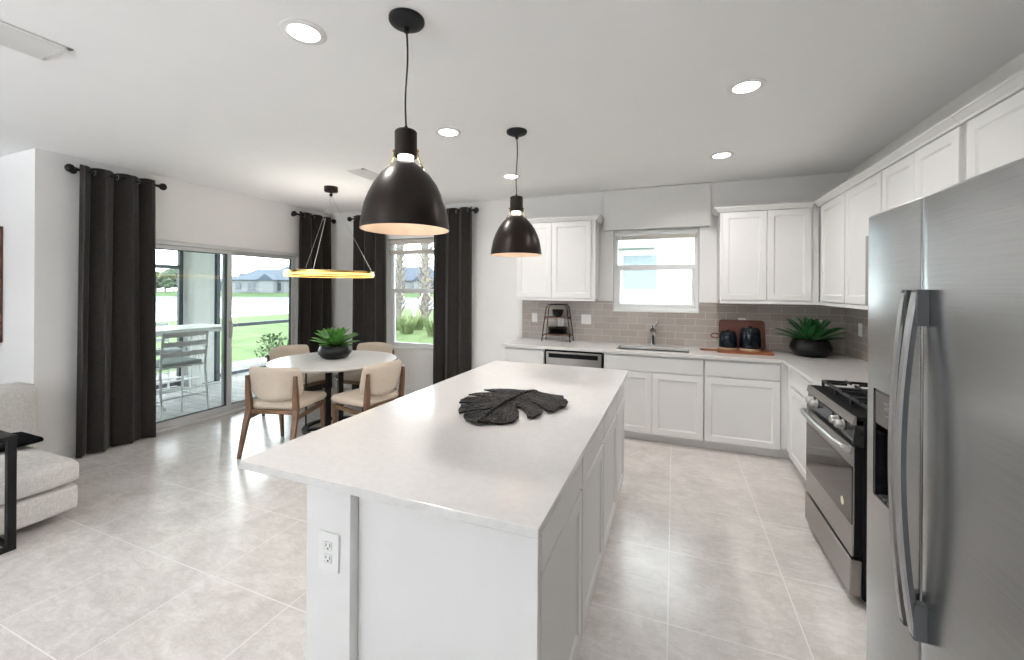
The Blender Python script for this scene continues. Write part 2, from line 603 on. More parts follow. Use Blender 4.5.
struct(B(XF, XL - WT, YN, YN + WT, 0, H).build('wall_living', 'wall'), 'white living area wall with framed picture behind sofa', 'wall')
w = MB()
w.box(XF - WT, XR + WT, YF - WT, YF, 2.1, H).box(XF - WT, XR + WT, YF - WT, YF, 0, .8)
w.box(XF - WT, -5.1, YF - WT, YF, .8, 2.1).box(-3.3, -1.8, YF - WT, YF, .8, 2.1).box(0, XR + WT, YF - WT, YF, .8, 2.1)  # openings added for the fill lamps, closed off by blinds
struct(w.build('wall_front', 'wall'), 'wall behind the viewer with two added openings behind the fill lamps', 'wall')
struct(B(XF - WT, XF, YF, YN + WT, 0, H).build('wall_far_left', 'wall'), 'end wall of the living area, outside the view', 'wall')
# baseboards
bb = lambda *a: MB().box(*a, bev=0.004)
struct(bb(XL + .001, -1.83, YB - .014, YB - .001, 0.001, .1).build('baseboard_back', 'trim'), 'white baseboard below the dining window', 'baseboard')
struct(bb(XL + .001, XL + .014, YN + .001, DY0 - .05, 0.001, .1).build('baseboard_left', 'trim'), 'short white baseboard beside the sliding door', 'baseboard')
struct(bb(XL + .001, XL + .014, DY1 + .05, YB - .015, 0.001, .1).build('baseboard_left', 'trim'), 'white baseboard in the dining corner', 'baseboard')
struct(bb(XF + .01, XL - .001, YN - .015, YN - .001, 0.001, .1).build('baseboard_living', 'trim'), 'white baseboard behind the sofa', 'baseboard')

# ------------------------------------------------------------------ windows
def window(n, q, label, y=YB + 0.075):
    x0, x1, z0, z1 = q
    root = bpy.data.objects.new('window_%d' % n, None)
    COL.objects.link(root)
    struct(root, label, 'window')
    f = MB()
    fw, y1 = 0.042, y + 0.06
    f.box(x0, x0 + fw, y, y1, z0, z1, .004).box(x1 - fw, x1, y, y1, z0, z1, .004)
    f.box(x0 + fw, x1 - fw, y, y1, z0, z0 + fw, .004).box(x0 + fw, x1 - fw, y, y1, z1 - fw, z1, .004)
    f.build('window_frame', 'vinyl', root)
    zm = z0 + (z1 - z0) * 0.525
    MB().box(x0 + fw, x1 - fw, y - .012, y1 - .01, zm - .03, zm + .03, .004).build('meeting_rail', 'vinyl', root)
    s = MB()
    a, b2 = x0 + fw, x1 - fw
    s.box(a, a + .03, y - .01, y1 - .02, z0 + fw, zm - .03, .003).box(b2 - .03, b2, y - .01, y1 - .02, z0 + fw, zm - .03, .003)
    s.box(a + .03, b2 - .03, y - .01, y1 - .02, z0 + fw, z0 + fw + .032, .003)
    s.build('lower_sash', 'vinyl', root)
    B(a, b2, y + .03, y + .036, zm + .03, z1 - fw).build('pane', 'glass', root)
    B(a + .03, b2 - .03, y + .012, y + .018, z0 + fw + .032, zm - .03).build('pane', 'glass', root)
    B(x0 - .0, x1, YB - .012, y, z0 - .018, z0 + .004, bev=.004).build('window_sill', 'trim', root)
    return root


window(1, KW, 'white framed window above the kitchen sink')
window(2, DW, 'window between dark curtains in the dining corner')

for wx, lab in ((-4.2, 'unseen closed white blind added as light block behind the viewer, sofa side'), (-.9, 'unseen closed white blind added as light block behind the viewer, kitchen side')):
    fw_ = thing('window_blind', lab, 'window blind', (wx, YF + .02, .8))  # added out of view to keep sky light out of the openings
    sb_ = MB()
    for i in range(43):
        qq = Matrix.Translation((wx, YF + .02, .80 + i * .031)) @ Matrix.Rotation(math.radians(62), 4, 'X')
        sb_.box(-.92, .92, -.02, .02, -.001, .001, mtx=qq)
    sb_.build('slat_stack', 'blind_w', fw_)
    B(wx - .92, wx + .92, YF + .005, YF + .045, 2.13, 2.18, bev=.003).build('headrail', 'blind_w', fw_)

# sliding door
dr = bpy.data.objects.new('door_1', None)
COL.objects.link(dr)
struct(dr, 'wide sliding glass patio door onto the covered patio', 'door')
x0, x1 = XL - .13, XL - .005
f = MB()
f.box(x0, x1, DY1 - .05, DY1 - .001, 0.001, DH - .001, .004).box(x0, x1, DY0 + .001, DY0 + .05, 0.001, DH - .001, .004).box(x0, x1, DY0 + .05, DY1 - .05, DH - .045, DH - .001, .004)
f.build('door_frame', 'door_alu', dr)
MB().box(x0, x1 + .02, DY0 + .05, DY1 - .05, 0.0, .032, .004).build('track', 'door_alu', dr)
def leaf(y0, y1, xc, st=0.06, dark=True):
    f = MB()
    z0, z1 = .034, DH - .047
    f.box(xc - .02, xc + .02, y0, y0 + st, z0, z1, .004).box(xc - .02, xc + .02, y1 - st, y1, z0, z1, .004)
    f.box(xc - .02, xc + .02, y0 + st, y1 - st, z0, z0 + st, .004).box(xc - .02, xc + .02, y0 + st, y1 - st, z1 - st * .7, z1, .004)
    p = f.build('door_panel', 'door_alu', dr)
    g = MB()
    e = .009
    a0, a1, b0, b1 = y0 + st, y1 - st, z0 + st, z1 - st * .7
    g.box(xc - .016, xc + .016, a0, a0 + e, b0, b1).box(xc - .016, xc + .016, a1 - e, a1, b0, b1)
    g.box(xc - .016, xc + .016, a0 + e, a1 - e, b0, b0 + e).box(xc - .016, xc + .016, a0 + e, a1 - e, b1 - e, b1)
    g.build('gasket', 'gasket', p)
    B(xc - .003, xc + .003, a0 + e, a1 - e, b0 + e, b1 - e).build('pane', 'glass_tint', p)
    return p
p1 = leaf(DY0 + .05, 3.47, XL - .045)
leaf(3.40, DY1 - .05, XL - .095, .05)
B(XL - .02, XL + .012, 3.43, 3.455, 0.92, 1.12, bev=.006).build('door_handle', 'door_alu', p1)

# blinds pulled up
bl = thing('window_blind', 'greige blind pulled up at the top of the dining window', 'window blind', (-3.49, YB + .035, 2.0))
B(DW[0] + .02, DW[1] - .02, YB + .01, YB + .06, 2.185, 2.245, bev=.004).build('headrail', 'blind', bl)
for i in range(5):
    B(DW[0] + .025, DW[1] - .025, YB + .012, YB + .055, 2.115 + i * .013, 2.117 + i * .013).build('slat', 'blind_w', bl)
B(DW[0] + .02, DW[1] - .02, YB + .01, YB + .058, 2.035, 2.095, bev=.006).build('bottom_rail', 'blind', bl)
for xx in (DW[0] + .2, DW[1] - .2):
    MB().cyl((xx, YB + .034, 2.09), (xx, YB + .034, 2.19), .0015, 6).build('lift_cord', 'blind_w', bl)
bl = thing('window_blind', 'white raised blind with hanging wand over the sink window', 'window blind', (-.2, YB + .035, 2.2))
B(KW[0] + .02, KW[1] - .02, YB + .012, YB + .055, 2.175, 2.225, bev=.004).build('headrail', 'blind_w', bl)
B(KW[0] + .025, KW[1] - .025, YB + .014, YB + .055, 2.125, 2.17, bev=.006).build('slat_stack', 'blind', bl)
MB().cyl((KW[0] + .085, YB + .008, 1.62), (KW[0] + .085, YB + .008, 2.2), .004, 8).build('wand', 'plastic', bl)

# valance box
v = MB()
v.box(-.78, .362, YB - .062, YB - .002, 2.235, 2.70, .004)
tag(v.build('window_valance', 'valance'), 'flat white cloth covered valance box above the sink window', 'valance')

# ------------------------------------------------------------------ curtains
def curtain(axis, a0, a1, base, label, grp, seed, flip=1, ztop=2.62, periods=3.5, rod_label='', spread=0.03):
    """hung panel: runs along axis ('y' on the left wall, 'x' on the back wall)"""
    rnd = random.Random(seed)
    n, nz = 110, 14
    ph = [rnd.uniform(-.5, .5) for _ in range(4)]
    amp0 = 0.055
    T = 0.005

    def P(s, t):   # s along 0..1, t 0 bottom..1 top
        a = a0 + (a1 - a0) * s
        a += (1 - t) * spread * (s - .5) * 2
        w_ = periods * 2 * PI * (s + .03 * math.sin(2 * PI * s + ph[0])) + .4 + (1 - t) * .35 * math.sin(5 * s + ph[1])
        amp = amp0 * (1 + .25 * (1 - t) * math.sin(7 * s + ph[2]))
        d = amp * math.sin(w_) + .012 * math.sin(2.3 * w_ + ph[3]) * (1 - t)
        a += .018 * math.sin(2 * w_) * 1.0
        z = .012 + t * (ztop - .012)
        if t >= .999:
            z += .008 * math.cos(2 * w_)
        return a, base + flip * d, z
    r = thing('drape', label, 'curtain', ((base, (a0 + a1) / 2, 0) if axis == 'y' else ((a0 + a1) / 2, base, 0)), 0, grp)
    mb = MB()
    bm = mb.bm
    lay = []
    for off in (-T / 2, T / 2):
        g = []
        for i in range(n + 1):
            s = i / n
            row = []
            x_a = P(max(0, s - .004), .5)
            x_b = P(min(1, s + .004), .5)
            tx, ty = x_b[0] - x_a[0], x_b[1] - x_a[1]
            l = math.hypot(tx, ty) or 1
            nx, ny = -ty / l, tx / l
            for k in range(nz + 1):
                a, d, z = P(s, k / nz)
                a, d = a + nx * off, d + ny * off
                row.append(bm.verts.new((d, a, z) if axis == 'y' else (a, d, z)))
            g.append(row)
        lay.append(g)
    for g in lay:
        for i in range(n):
            for k in range(nz):
                bm.faces.new((g[i][k], g[i + 1][k], g[i + 1][k + 1], g[i][k + 1]))
    A, C = lay
    for i in range(n):
        for k in (0, nz):
            bm.faces.new((A[i][k], A[i + 1][k], C[i + 1][k], C[i][k]))
    for k in range(nz):
        for i in (0, n):
            bm.faces.new((A[i][k], A[i][k + 1], C[i][k + 1], C[i][k]))
    mb.build('cloth', 'curtain', r, smooth=True, ang=1.2)
    # rod with ball ends
    rr = thing('curtain_rod', rod_label, 'curtain rod', ((base, (a0 + a1) / 2, 2.58) if axis == 'y' else ((a0 + a1) / 2, base, 2.58)), 0, 'short black curtain rods')
    e0, e1 = a0 - .012, a1 + .03
    q = (lambda a, d, z: (base + d, a, z)) if axis == 'y' else (lambda a, d, z: (a, base + d, z))
    MB().cyl(q(e0, 0, 2.578), q(e1, 0, 2.578), .013, 12).build('pole', 'black_metal', rr)
    for e, sg in ((e0, -1), (e1, 1)):
        ax = (0, sg, 0) if axis == 'y' else (sg, 0, 0)
        MB().lathe([(0, 0), (.017, 0), (.017, .012), (.024, .016), (.033, .026), (.037, .042), (.033, .058), (.018, .07), (0, .073)], q(e, 0, 2.578), 18, ax).build('finial', 'black_metal', rr, True)
    wall = (XL + .003) if axis == 'y' else (YB - .003)
    mid = (e0 + e1) / 2
    for a in (e0 + .015, e1 - .015):
        br = MB()
        if axis == 'y':
            br.cyl((wall, a, 2.578), (base, a, 2.578), .007, 8).cyl((wall, a, 2.578), (wall + .008, a, 2.578), .028, 14)
        else:
            br.cyl((a, wall, 2.578), (a, base, 2.578), .007, 8).cyl((a, wall, 2.578), (a, wall - .008, 2.578), .028, 14)
        br.build('bracket', 'black_metal', rr)
    for k in range(int(periods * 2)):
        a = a0 + (a1 - a0) * (k + .35) / (periods * 2)
        c = q(a, 0, 2.578)
        u, v_ = ((1, 0, 0), (0, 0, 1)) if axis == 'y' else ((0, 1, 0), (0, 0, 1))
        pts = [Vector(c) + (Vector(u) * math.cos(2 * PI * j / 16) + Vector(v_) * math.sin(2 * PI * j / 16)) * .021 for j in range(16)]
        MB().tube(pts, .003, 6, closed=True).build('grommet', 'silver', r, True)
    return r


GC = 'floor length charcoal curtains'
curtain('y', 2.0, 2.585, XL + .1, 'broad charcoal curtain on the near side of the sliding door', GC, 3, rod_label='black rod over the near side of the sliding door', spread=.02)
curtain('y', 4.30, 4.90, XL + .1, 'charcoal curtain filling the gap between sliding door and room corner', GC, 5, rod_label='black rod between the sliding door and the corner')
curtain('x', -4.50, -3.90, YB - .1, 'charcoal curtain on the corner side of the dining window', GC, 8, rod_label='black rod on the corner side of the dining window')
curtain('x', -3.10, -2.50, YB - .1, 'charcoal curtain between dining window and kitchen cabinets', GC, 11, rod_label='black rod on the kitchen side of the dining window', spread=.01)

# ------------------------------------------------------------------ cabinets
ZU = (0, 0, 1)


def cab_frame(side):
    """returns (U, N) for a front facing side"""
    return {'back': ((1, 0, 0), (0, -1, 0)), 'right': ((0, -1, 0), (-1, 0, 0)), 'island': ((0, 1, 0), (1, 0, 0))}[side]


def front_pt(side, a, face, z):
    return (a, face, z) if side == 'back' else (face, a, z)


def fronts(root, side, face, a0, a1, z0, z1, kind, t=0.02):
    """one door / drawer front between a0 and a1 along the run; face = carcass plane"""
    U, N = cab_frame(side)
    start = a1 if side == 'right' else a0
    w_ = abs(a1 - a0)
    mb = MB()
    if kind == 'door':
        mb.shaker(front_pt(side, start, face, z0), U, ZU, N, w_, z1 - z0, t)
    else:
        o = Vector(front_pt(side, start, face, z0))
        e = o + Vector(U) * w_ + Vector(N) * t + Vector((0, 0, z1 - z0))
        mb.box(min(o.x, e.x), max(o.x, e.x), min(o.y, e.y), max(o.y, e.y), z0, z1, .003)
    return mb.build('door' if kind == 'door' else 'drawer_front', 'cab', root)


def base_cab(label, side, a0, a1, face, depth, doors, drawer=True, group='white base cabinets', zt=0.882, extra=0.0, hollow=False):
    """face = carcass front plane; door fronts stand 2 cm proud"""
    U, N = cab_frame(side)
    n = Vector(N)
    lo, hi = a0 + .001, a1 - .001
    cx, cyy = ((lo + hi) / 2, face) if side == 'back' else (face, (lo + hi) / 2)
    bx = face - n.x * depth if side != 'back' else None
    root = thing('base_cabinet', label, 'cabinet', (cx - n.x * depth / 2, cyy - n.y * depth / 2, 0), 0, group)
    def bxs(d0, d1, z0, z1, m, name):
        if side == 'back':
            y0, y1 = sorted((face - n.y * d0, face - n.y * d1))
            return B(lo, hi, y0, y1, z0, z1).build(name, m, root)
        xx = sorted((face - n.x * d0, face - n.x * d1))
        return B(xx[0], xx[1], lo, hi, z0, z1).build(name, m, root)
    if hollow:
        cm = MB()
        ya, yb_ = face, face + depth
        cm.box(lo, lo + .018, ya, yb_, .1, zt).box(hi - .018, hi, ya, yb_, .1, zt).box(lo + .018, hi - .018, ya, yb_, .1, .118)
        cm.box(lo + .018, hi - .018, ya, ya + .018, .118, zt).box(lo + .018, hi - .018, yb_ - .01, yb_, .118, zt)
        cm.build('carcass', 'cab', root)
    else:
        bxs(0, depth, .1, zt, 'cab', 'carcass')
    bxs(.065, depth, 0.001, .1, 'cab', 'toe_kick')
    g = .004
    if drawer:
        fronts(root, side, face, lo + g + extra, hi - g, .722, .862, 'drawer')
    top = .705 if drawer else .862
    k = 2 if doors else 1
    if k == 1:
        fronts(root, side, face, lo + g + extra, hi - g, .095, top, 'door')
    elif k == 2:
        m_ = doors
        fronts(root, side, face, lo + g, m_ - .0015, .095, top, 'door')
        fronts(root, side, face, m_ + .0015, hi - g, .095, top, 'door')
    return root


BF = 4.365   # carcass plane of the back run
base_cab('narrow base cabinet at the wall end of the counter, under the tiered stand', 'back', -1.80, -1.322, BF, .595, None)
base_cab('wide two door base cabinet under the kitchen sink', 'back', -.678, .272, BF, .595, -.2, hollow=True)
base_cab('single door base cabinet under the canisters, next to the corner', 'back', .274, .905, BF, .595, None)
RF = .957
base_cab('base cabinet in the corner run just beyond the range', 'right', 3.252, 4.22, RF, .605, None)
base_cab('base cabinet hidden between range and refrigerator', 'right', 1.63, 2.478, RF, .605, None)
f = MB()
f.box(.907, .955, BF - .001, BF + .1, .1, .882).box(RF - .001, RF + .1, 4.222, 4.364, .1, .882).box(.907, 1.03, BF + .065, BF + .12, .001, .1).box(RF + .065, RF + .12, 4.222, BF + .06, .001, .1)
tag(f.build('corner_filler', 'cab'), 'narrow white filler strip where the two base cabinet runs meet', 'cabinet filler')

# countertop of the L run, with the sink opening
SX0, SX1, SY0, SY1 = -.565, .145, 4.435, 4.775
c = MB()
zt, zb = .915, .884
c.box(-1.83, SX0, 4.318, 4.966, zb, zt, .002).box(SX1, 1.572, 4.318, 4.966, zb, zt, .002)
c.box(SX0, SX1, 4.318, SY0, zb, zt).box(SX0, SX1, SY1, 4.966, zb, zt)
c.box(.912, 1.572, 3.248, 4.32, zb, zt, .002)
tag(c.build('countertop', 'quartz'), 'white quartz countertop running along the sink wall and round the corner', 'countertop')
tag(B(.912, 1.572, 1.63, 2.478, zb, zt, bev=.002).build('countertop', 'quartz'), 'short white countertop piece between range and refrigerator', 'countertop')

# sink
sk = thing('kitchen_sink', 'stainless undermount sink below the kitchen window', 'sink', (-.21, 4.6, .68))
s = MB()
a, b2, t = .006, .2, .004
s.box(SX0 - a, SX1 + a, SY0 - a, SY1 + a, .68, .684)
s.box(SX0 - a, SX0 - .001, SY0 - a, SY1 + a, .684, .883).box(SX1 + .001, SX1 + a, SY0 - a, SY1 + a, .684, .883)
s.box(SX0 - .001, SX1 + .001, SY0 - a, SY0 - .001, .684, .883).box(SX0 - .001, SX1 + .001, SY1 + .001, SY1 + a, .684, .883)
s.build('basin', 'sink_steel', sk)
MB().lathe([(0, .686), (.045, .686), (.045, .69), (0, .69)], (-.21, 4.6, 0), 24).build('drain', 'chrome', sk)
fa = thing('kitchen_faucet', 'chrome pull-out faucet behind the kitchen sink', 'faucet', (-.213, 4.87, .915))
MB().lathe([(0, 0), (.036, 0), (.036, .008), (.03, .014), (.029, .12), (.033, .135), (.033, .17), (.026, .19), (0, .196)], (-.213, 4.87, .916), 24).build('body', 'chrome', fa, True)
MB().tube([(-.213, 4.865, 1.04), (-.213, 4.81, 1.10), (-.213, 4.745, 1.125), (-.213, 4.70, 1.10)], [.026, .024, .026, .028], 14).build('spout', 'chrome', fa, True)
MB().tube([(-.213, 4.875, 1.09), (-.2, 4.885, 1.125), (-.16, 4.89, 1.185)], [.016, .013, .010], 10).build('lever', 'chrome', fa, True)

# dishwasher
dw = thing('dishwasher', 'stainless built-in dishwasher below the tiered stand', 'dishwasher', (-1.0, 4.66, 0))
B(-1.313, -.687, 4.37, 4.95, .1, .868).build('body', 'dkgrey', dw)
B(-1.313, -.687, 4.43, 4.95, .001, .1).build('toe_kick', 'dkgrey', dw)
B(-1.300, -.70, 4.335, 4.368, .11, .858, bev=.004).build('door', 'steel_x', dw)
B(-1.27, -.735, 4.329, 4.336, .795, .842, bev=.002).build('pocket_handle', 'black_enamel', dw)
MB().box(-1.315, -1.3, 4.34, 4.36, .11, .88).box(-.7, -.685, 4.34, 4.36, .11, .88).box(-1.3, -.7, 4.34, 4.36, .86, .882).build('gasket', 'black_enamel', dw)

# backsplash
s = MB()
s.box(-1.81, XR - .001, YB - .011, YB - .001, .916, 1.282)
s.box(-1.81, KW[0] - .001, YB - .011, YB - .001, 1.282, 1.402).box(KW[1] + .001, XR - .001, YB - .011, YB - .001, 1.282, 1.402)
struct(s.build('backsplash_back', 'splash_b'), 'grey beige subway tile backsplash on the sink wall', 'backsplash')
struct(B(XR - .011, XR - .001, 1.63, YB - .012, .916, 1.402).build('backsplash_side', 'splash_r'), 'grey beige subway tile backsplash on the range wall', 'backsplash')


# upper cabinets
def upper(label, side, a0, a1, face, depth, doors, z0=1.405, zt=2.33, crown_ends=(0, 0), rail=True, crown_cut=0.0, group='white upper cabinets', dgap=(.012, .012)):
    U, N = cab_frame(side)
    n = Vector(N)
    lo, hi = a0 + .001, a1 - .001
    c0 = ((lo + hi) / 2, face + depth / 2) if side == 'back' else (face + depth / 2, (lo + hi) / 2)
    root = thing('upper_cabinet', label, 'cabinet', (*c0, z0), 0, group)

    def bx(l, h_, d0, d1, za, zb_, m, name, bev=0):
        if side == 'back':
            return B(l, h_, face + d0, face + d1, za, zb_, bev=bev).build(name, m, root)
        return B(face + d0, face + d1, l, h_, za, zb_, bev=bev).build(name, m, root)
    bx(lo, hi, 0, depth, z0 + (.028 if rail else 0), zt, 'cab', 'carcass')
    if rail:
        bx(lo, hi, -.018, .02, z0, z0 + .027, 'cab', 'light_rail')
    zz0 = z0 + (.034 if rail else .006)
    g0, g1 = dgap
    if not doors:
        fronts(root, side, face, lo + g0, hi - g1, zz0, zt - .012, 'door')
    else:
        m_ = doors
        fronts(root, side, face, lo + g0, m_ - .0015, zz0, zt - .012, 'door')
        fronts(root, side, face, m_ + .0015, hi - g1, zz0, zt - .012, 'door')
    # crown: stepped sloping profile along the front (and returns on open ends)
    prof = [(-.004, zt - .006), (-.022, zt - .004), (-.026, zt + .006), (-.05, zt + .03), (-.056, zt + .034), (-.056, zt + .044), (.02, zt + .044), (.02, zt - .006)]
    e0 = lo - (.056 if crown_ends[0] else 0)
    e1 = hi + (.056 if crown_ends[1] else 0)
    cb = MB()
    bm = cb.bm
    ra, rb = [], []
    for d, z in prof:
        # mitre on open ends: profile offset also moves the end outwards
        off = -d
        ea = lo - (max(0, off) if crown_ends[0] else 0)
        eb = hi - crown_cut + (max(0, off) if crown_ends[1] else 0)
        for e, r_ in ((ea, ra), (eb, rb)):
            r_.append(bm.verts.new((e, face + d, z) if side == 'back' else (face + d, e, z)))
    k = len(prof)
    for i in range(k):
        bm.faces.new((ra[i], ra[(i + 1) % k], rb[(i + 1) % k], rb[i]))
    bm.faces.new(ra)
    bm.faces.new(rb[::-1])
    for flag, sg, base in ((crown_ends[0], -1, lo), (crown_ends[1], 1, hi)):
        if flag and side == 'back':
            A_, B_ = [], []
            for d, z in prof:
                if d > 0:
                    d = -.0
                A_.append(bm.verts.new((base - sg * d, face + d, z)))
                B_.append(bm.verts.new((base - sg * d, face + depth - .002, z)))
            for i in range(k):
                bm.faces.new((A_[i], A_[(i + 1) % k], B_[(i + 1) % k], B_[i]))
            bm.faces.new(B_)
    cb.build('crown_molding', 'cab', root)
    return root


UFY = 4.67
upper('two door upper cabinet between dining curtain and sink window', 'back', -1.778, -.828, UFY, .295, -1.334, crown_ends=(1, 1), dgap=(.006, .045))
upper('two door upper cabinet above the canisters, just past the sink window', 'back', .432, 1.273, UFY, .295, .843, crown_ends=(1, 0), crown_cut=.055, dgap=(.018, .063))
UFX = 1.275
upper('single door upper cabinet in the corner above the potted agave', 'right', 3.996, 4.648, UFX, .295, None, dgap=(.006, .09))
upper('single door upper cabinet next to the microwave', 'right', 3.38, 3.994, UFX, .295, None, dgap=(.008, .006))
upper('short two door cabinet above the microwave', 'right', 2.585, 3.378, UFX, .295, 2.98, z0=1.915, rail=False, dgap=(.008, .008))
upper('short two door cabinet above the refrigerator', 'right', 1.50, 2.583, UFX, .295, 1.95, z0=1.86, rail=False, dgap=(.01, .045))

# microwave
mw = thing('microwave_oven', 'stainless over-range microwave mounted below the short cabinet', 'microwave', (1.37, 2.98, 1.44))
B(1.20, 1.568, 2.60, 3.365, 1.44, 1.90, bev=.004).build('body', 'dkgrey', mw)
B(1.168, 1.199, 2.79, 3.365, 1.445, 1.895, bev=.004).build('door', 'steel_y', mw)
B(1.165, 1.169, 2.90, 3.28, 1.52, 1.83, bev=.001).build('door_window', 'black_gloss', mw)
B(1.168, 1.199, 2.60, 2.787, 1.445, 1.895, bev=.004).build('control_panel', 'black_gloss', mw)
MB().tube([(1.169, 2.84, 1.50), (1.135, 2.84, 1.53), (1.125, 2.84, 1.67), (1.135, 2.84, 1.81), (1.169, 2.84, 1.84)], .01, 10).build('handle', 'silver', mw, True)

# ------------------------------------------------------------------ range
rg = thing('gas_range', 'stainless gas range with black sides and cast iron grates', 'range', (1.2, 2.865, 0))
y0, y1 = 2.49, 3.242
MB().box(.862, 1.566, y0, y1, .03, .9, .003).build('body', 'black_enamel', rg)
for yy in (y0 + .05, y1 - .05):
    for xx in (.9, 1.5):
        MB().cyl((xx, yy, .001), (xx, yy, .03), .018, 12).build('foot', 'black_enamel', rg)
# steel front strip over a dark knob panel
pp = MB()
yz = Matrix(((1, 0, 0, 0), (0, 0, y1 - y0, y0), (0, 1, 0, 0), (0, 0, 0, 1)))
pp.prism([(.817, .878), (.826, .917), (.834, .917), (.834, .878)], 0, 1, yz)
pp.build('front_strip', 'steel_y', rg)
pp = MB()
pp.prism([(.819, .774), (.829, .877), (.87, .877), (.87, .774)], 0, 1, yz)
cp = pp.build('control_panel', 'black_gloss', rg)
sl = Vector((.010, 0, .079)).normalized()
nn = Vector((-.079, 0, .010)).normalized()
for yy in (2.62, 2.70, 3.045, 3.125):
    kb = MB()
    kb.lathe([(0, 0), (.027, 0), (.027, .006), (.023, .01), (.021, .032), (.017, .037), (0, .037)], Vector((.8235, yy, .840)), 20, nn)
    kb.build('knob', 'handle', cp, True)
dsp = MB()
qd = Matrix((Vector((0, -1, 0)), sl, nn)).transposed().to_4x4()
qd.translation = Vector((.8235, 2.875, .84)) + nn * .0005
dsp.box(-.09, .09, -.022, .022, 0, .0015, mtx=qd)
dsp.build('display', simple('blue_black_display', (.02, .03, .05), .15, var=.02), cp)
# cooktop, burners and grates
B(.835, 1.566, y0, y1, .9, .917, bev=.003).build('cooktop', 'black_enamel', rg)
for xx, yy, r_ in ((1.02, 2.66, .05), (1.02, 3.07, .055), (1.36, 2.66, .045), (1.36, 3.07, .05), (1.19, 2.865, .04)):
    MB().lathe([(0, .917), (r_, .917), (r_, .926), (r_ * .7, .928), (r_ * .7, .936), (0, .938)], (xx, yy, 0), 24).build('burner', 'iron', rg, True)
for yy0, yy1 in ((y0 + .03, y0 + .255), (y0 + .265, y0 + .487), (y0 + .497, y1 - .03)):
    g = MB()
    z_ = .955
    xa, xb = .90, 1.53
    for yy in (yy0, yy1):
        g.tube([(xa, yy, z_), (xb, yy, z_)], 1, flat=(.006, .007))
    for xx in (xa, (xa + xb) / 2, xb):
        g.tube([(xx, yy0, z_), (xx, yy1, z_)], 1, flat=(.006, .007))
    ym = (yy0 + yy1) / 2
    for xc in (1.02, 1.36):
        g.tube([(xc - .13, ym, z_ + .006), (xc - .03, ym, z_ + .006)], 1, flat=(.005, .007)).tube([(xc + .03, ym, z_ + .006), (xc + .13, ym, z_ + .006)], 1, flat=(.005, .007))
        g.tube([(xc, yy0, z_ + .006), (xc, ym - .03, z_ + .006)], 1, flat=(.005, .007)).tube([(xc, ym + .03, z_ + .006), (xc, yy1, z_ + .006)], 1, flat=(.005, .007))
    for xx in (xa, xb):
        for yy in (yy0, yy1):
            g.box(xx - .007, xx + .007, yy - .007, yy + .007, .918, z_)
    g.build('grate', 'iron', rg)
# oven door
od = MB()
dz0, dz1, wz0, wz1 = .232, .769, .385, .672
od.box(.817, .828, y0 + .003, y1 - .003, dz0, wz0, .003).box(.817, .828, y0 + .003, y1 - .003, wz1, dz1, .003)
od.box(.822, .828, y0 + .003, y1 - .003, wz0, wz1)
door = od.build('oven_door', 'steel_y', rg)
B(.8282, .861, y0 + .004, y1 - .004, dz0, dz1).build('door_shell', 'black_enamel', door)
B(.817, .8225, y0 + .004, y1 - .004, wz0 + .001, wz1 - .001).build('oven_window', 'oven_glass', door)
st = MB().lathe([(0, 0), (.021, 0), (.021, .0008), (0, .0008)], (.8168, 2.612, .452), 24, (-1, 0, 0))
st.build('sticker', simple('cream_sticker', (0.78, 0.72, 0.60), .5, var=.03), door)
em = MB()
for k in range(6):
    em.box(.8160, .8171, 2.79 + k * .014, 2.80 + k * .014, .300, .309 + (.004 if k in (0, 3) else 0))
em.build('emblem', 'chrome', door)
hb = MB()
hp = [(.818, y1 - .03, .745), (.79, y1 - .035, .752), (.776, y1 - .12, .757), (.768, 2.865, .760), (.776, y0 + .12, .757), (.79, y0 + .035, .752), (.818, y0 + .03, .745)]
hb.tube(hp, [.017, .017, .016, .016, .016, .017, .017], 12)
hb.build('oven_handle', 'silver', door, True)
# warming drawer
B(.812, .861, y0 + .003, y1 - .003, .04, .215, bev=.006).build('warming_drawer', 'steel_y', rg)

# ------------------------------------------------------------------ refrigerator
fr = thing('refrigerator', 'tall stainless side by side refrigerator with bowed handles', 'refrigerator', (1.05, 1.135, 0))
fy0, fy1, fsp, fx = .68, 1.595, 1.291, .56
B(.63, 1.52, fy0 + .004, fy1 - .004, .03, 1.745, bev=.004).build('body', 'dkgrey', fr)
for yy in (fy0 + .08, fy1 - .08):
    for xx in (.7, 1.45):
        MB().cyl((xx, yy, .001), (xx, yy, .03), .022, 12).build('foot', 'dkgrey', fr)
B(.64, .68, fy0 + .01, fy1 - .01, .02, .075, bev=.003).build('kick_grille', 'dkgrey', fr)


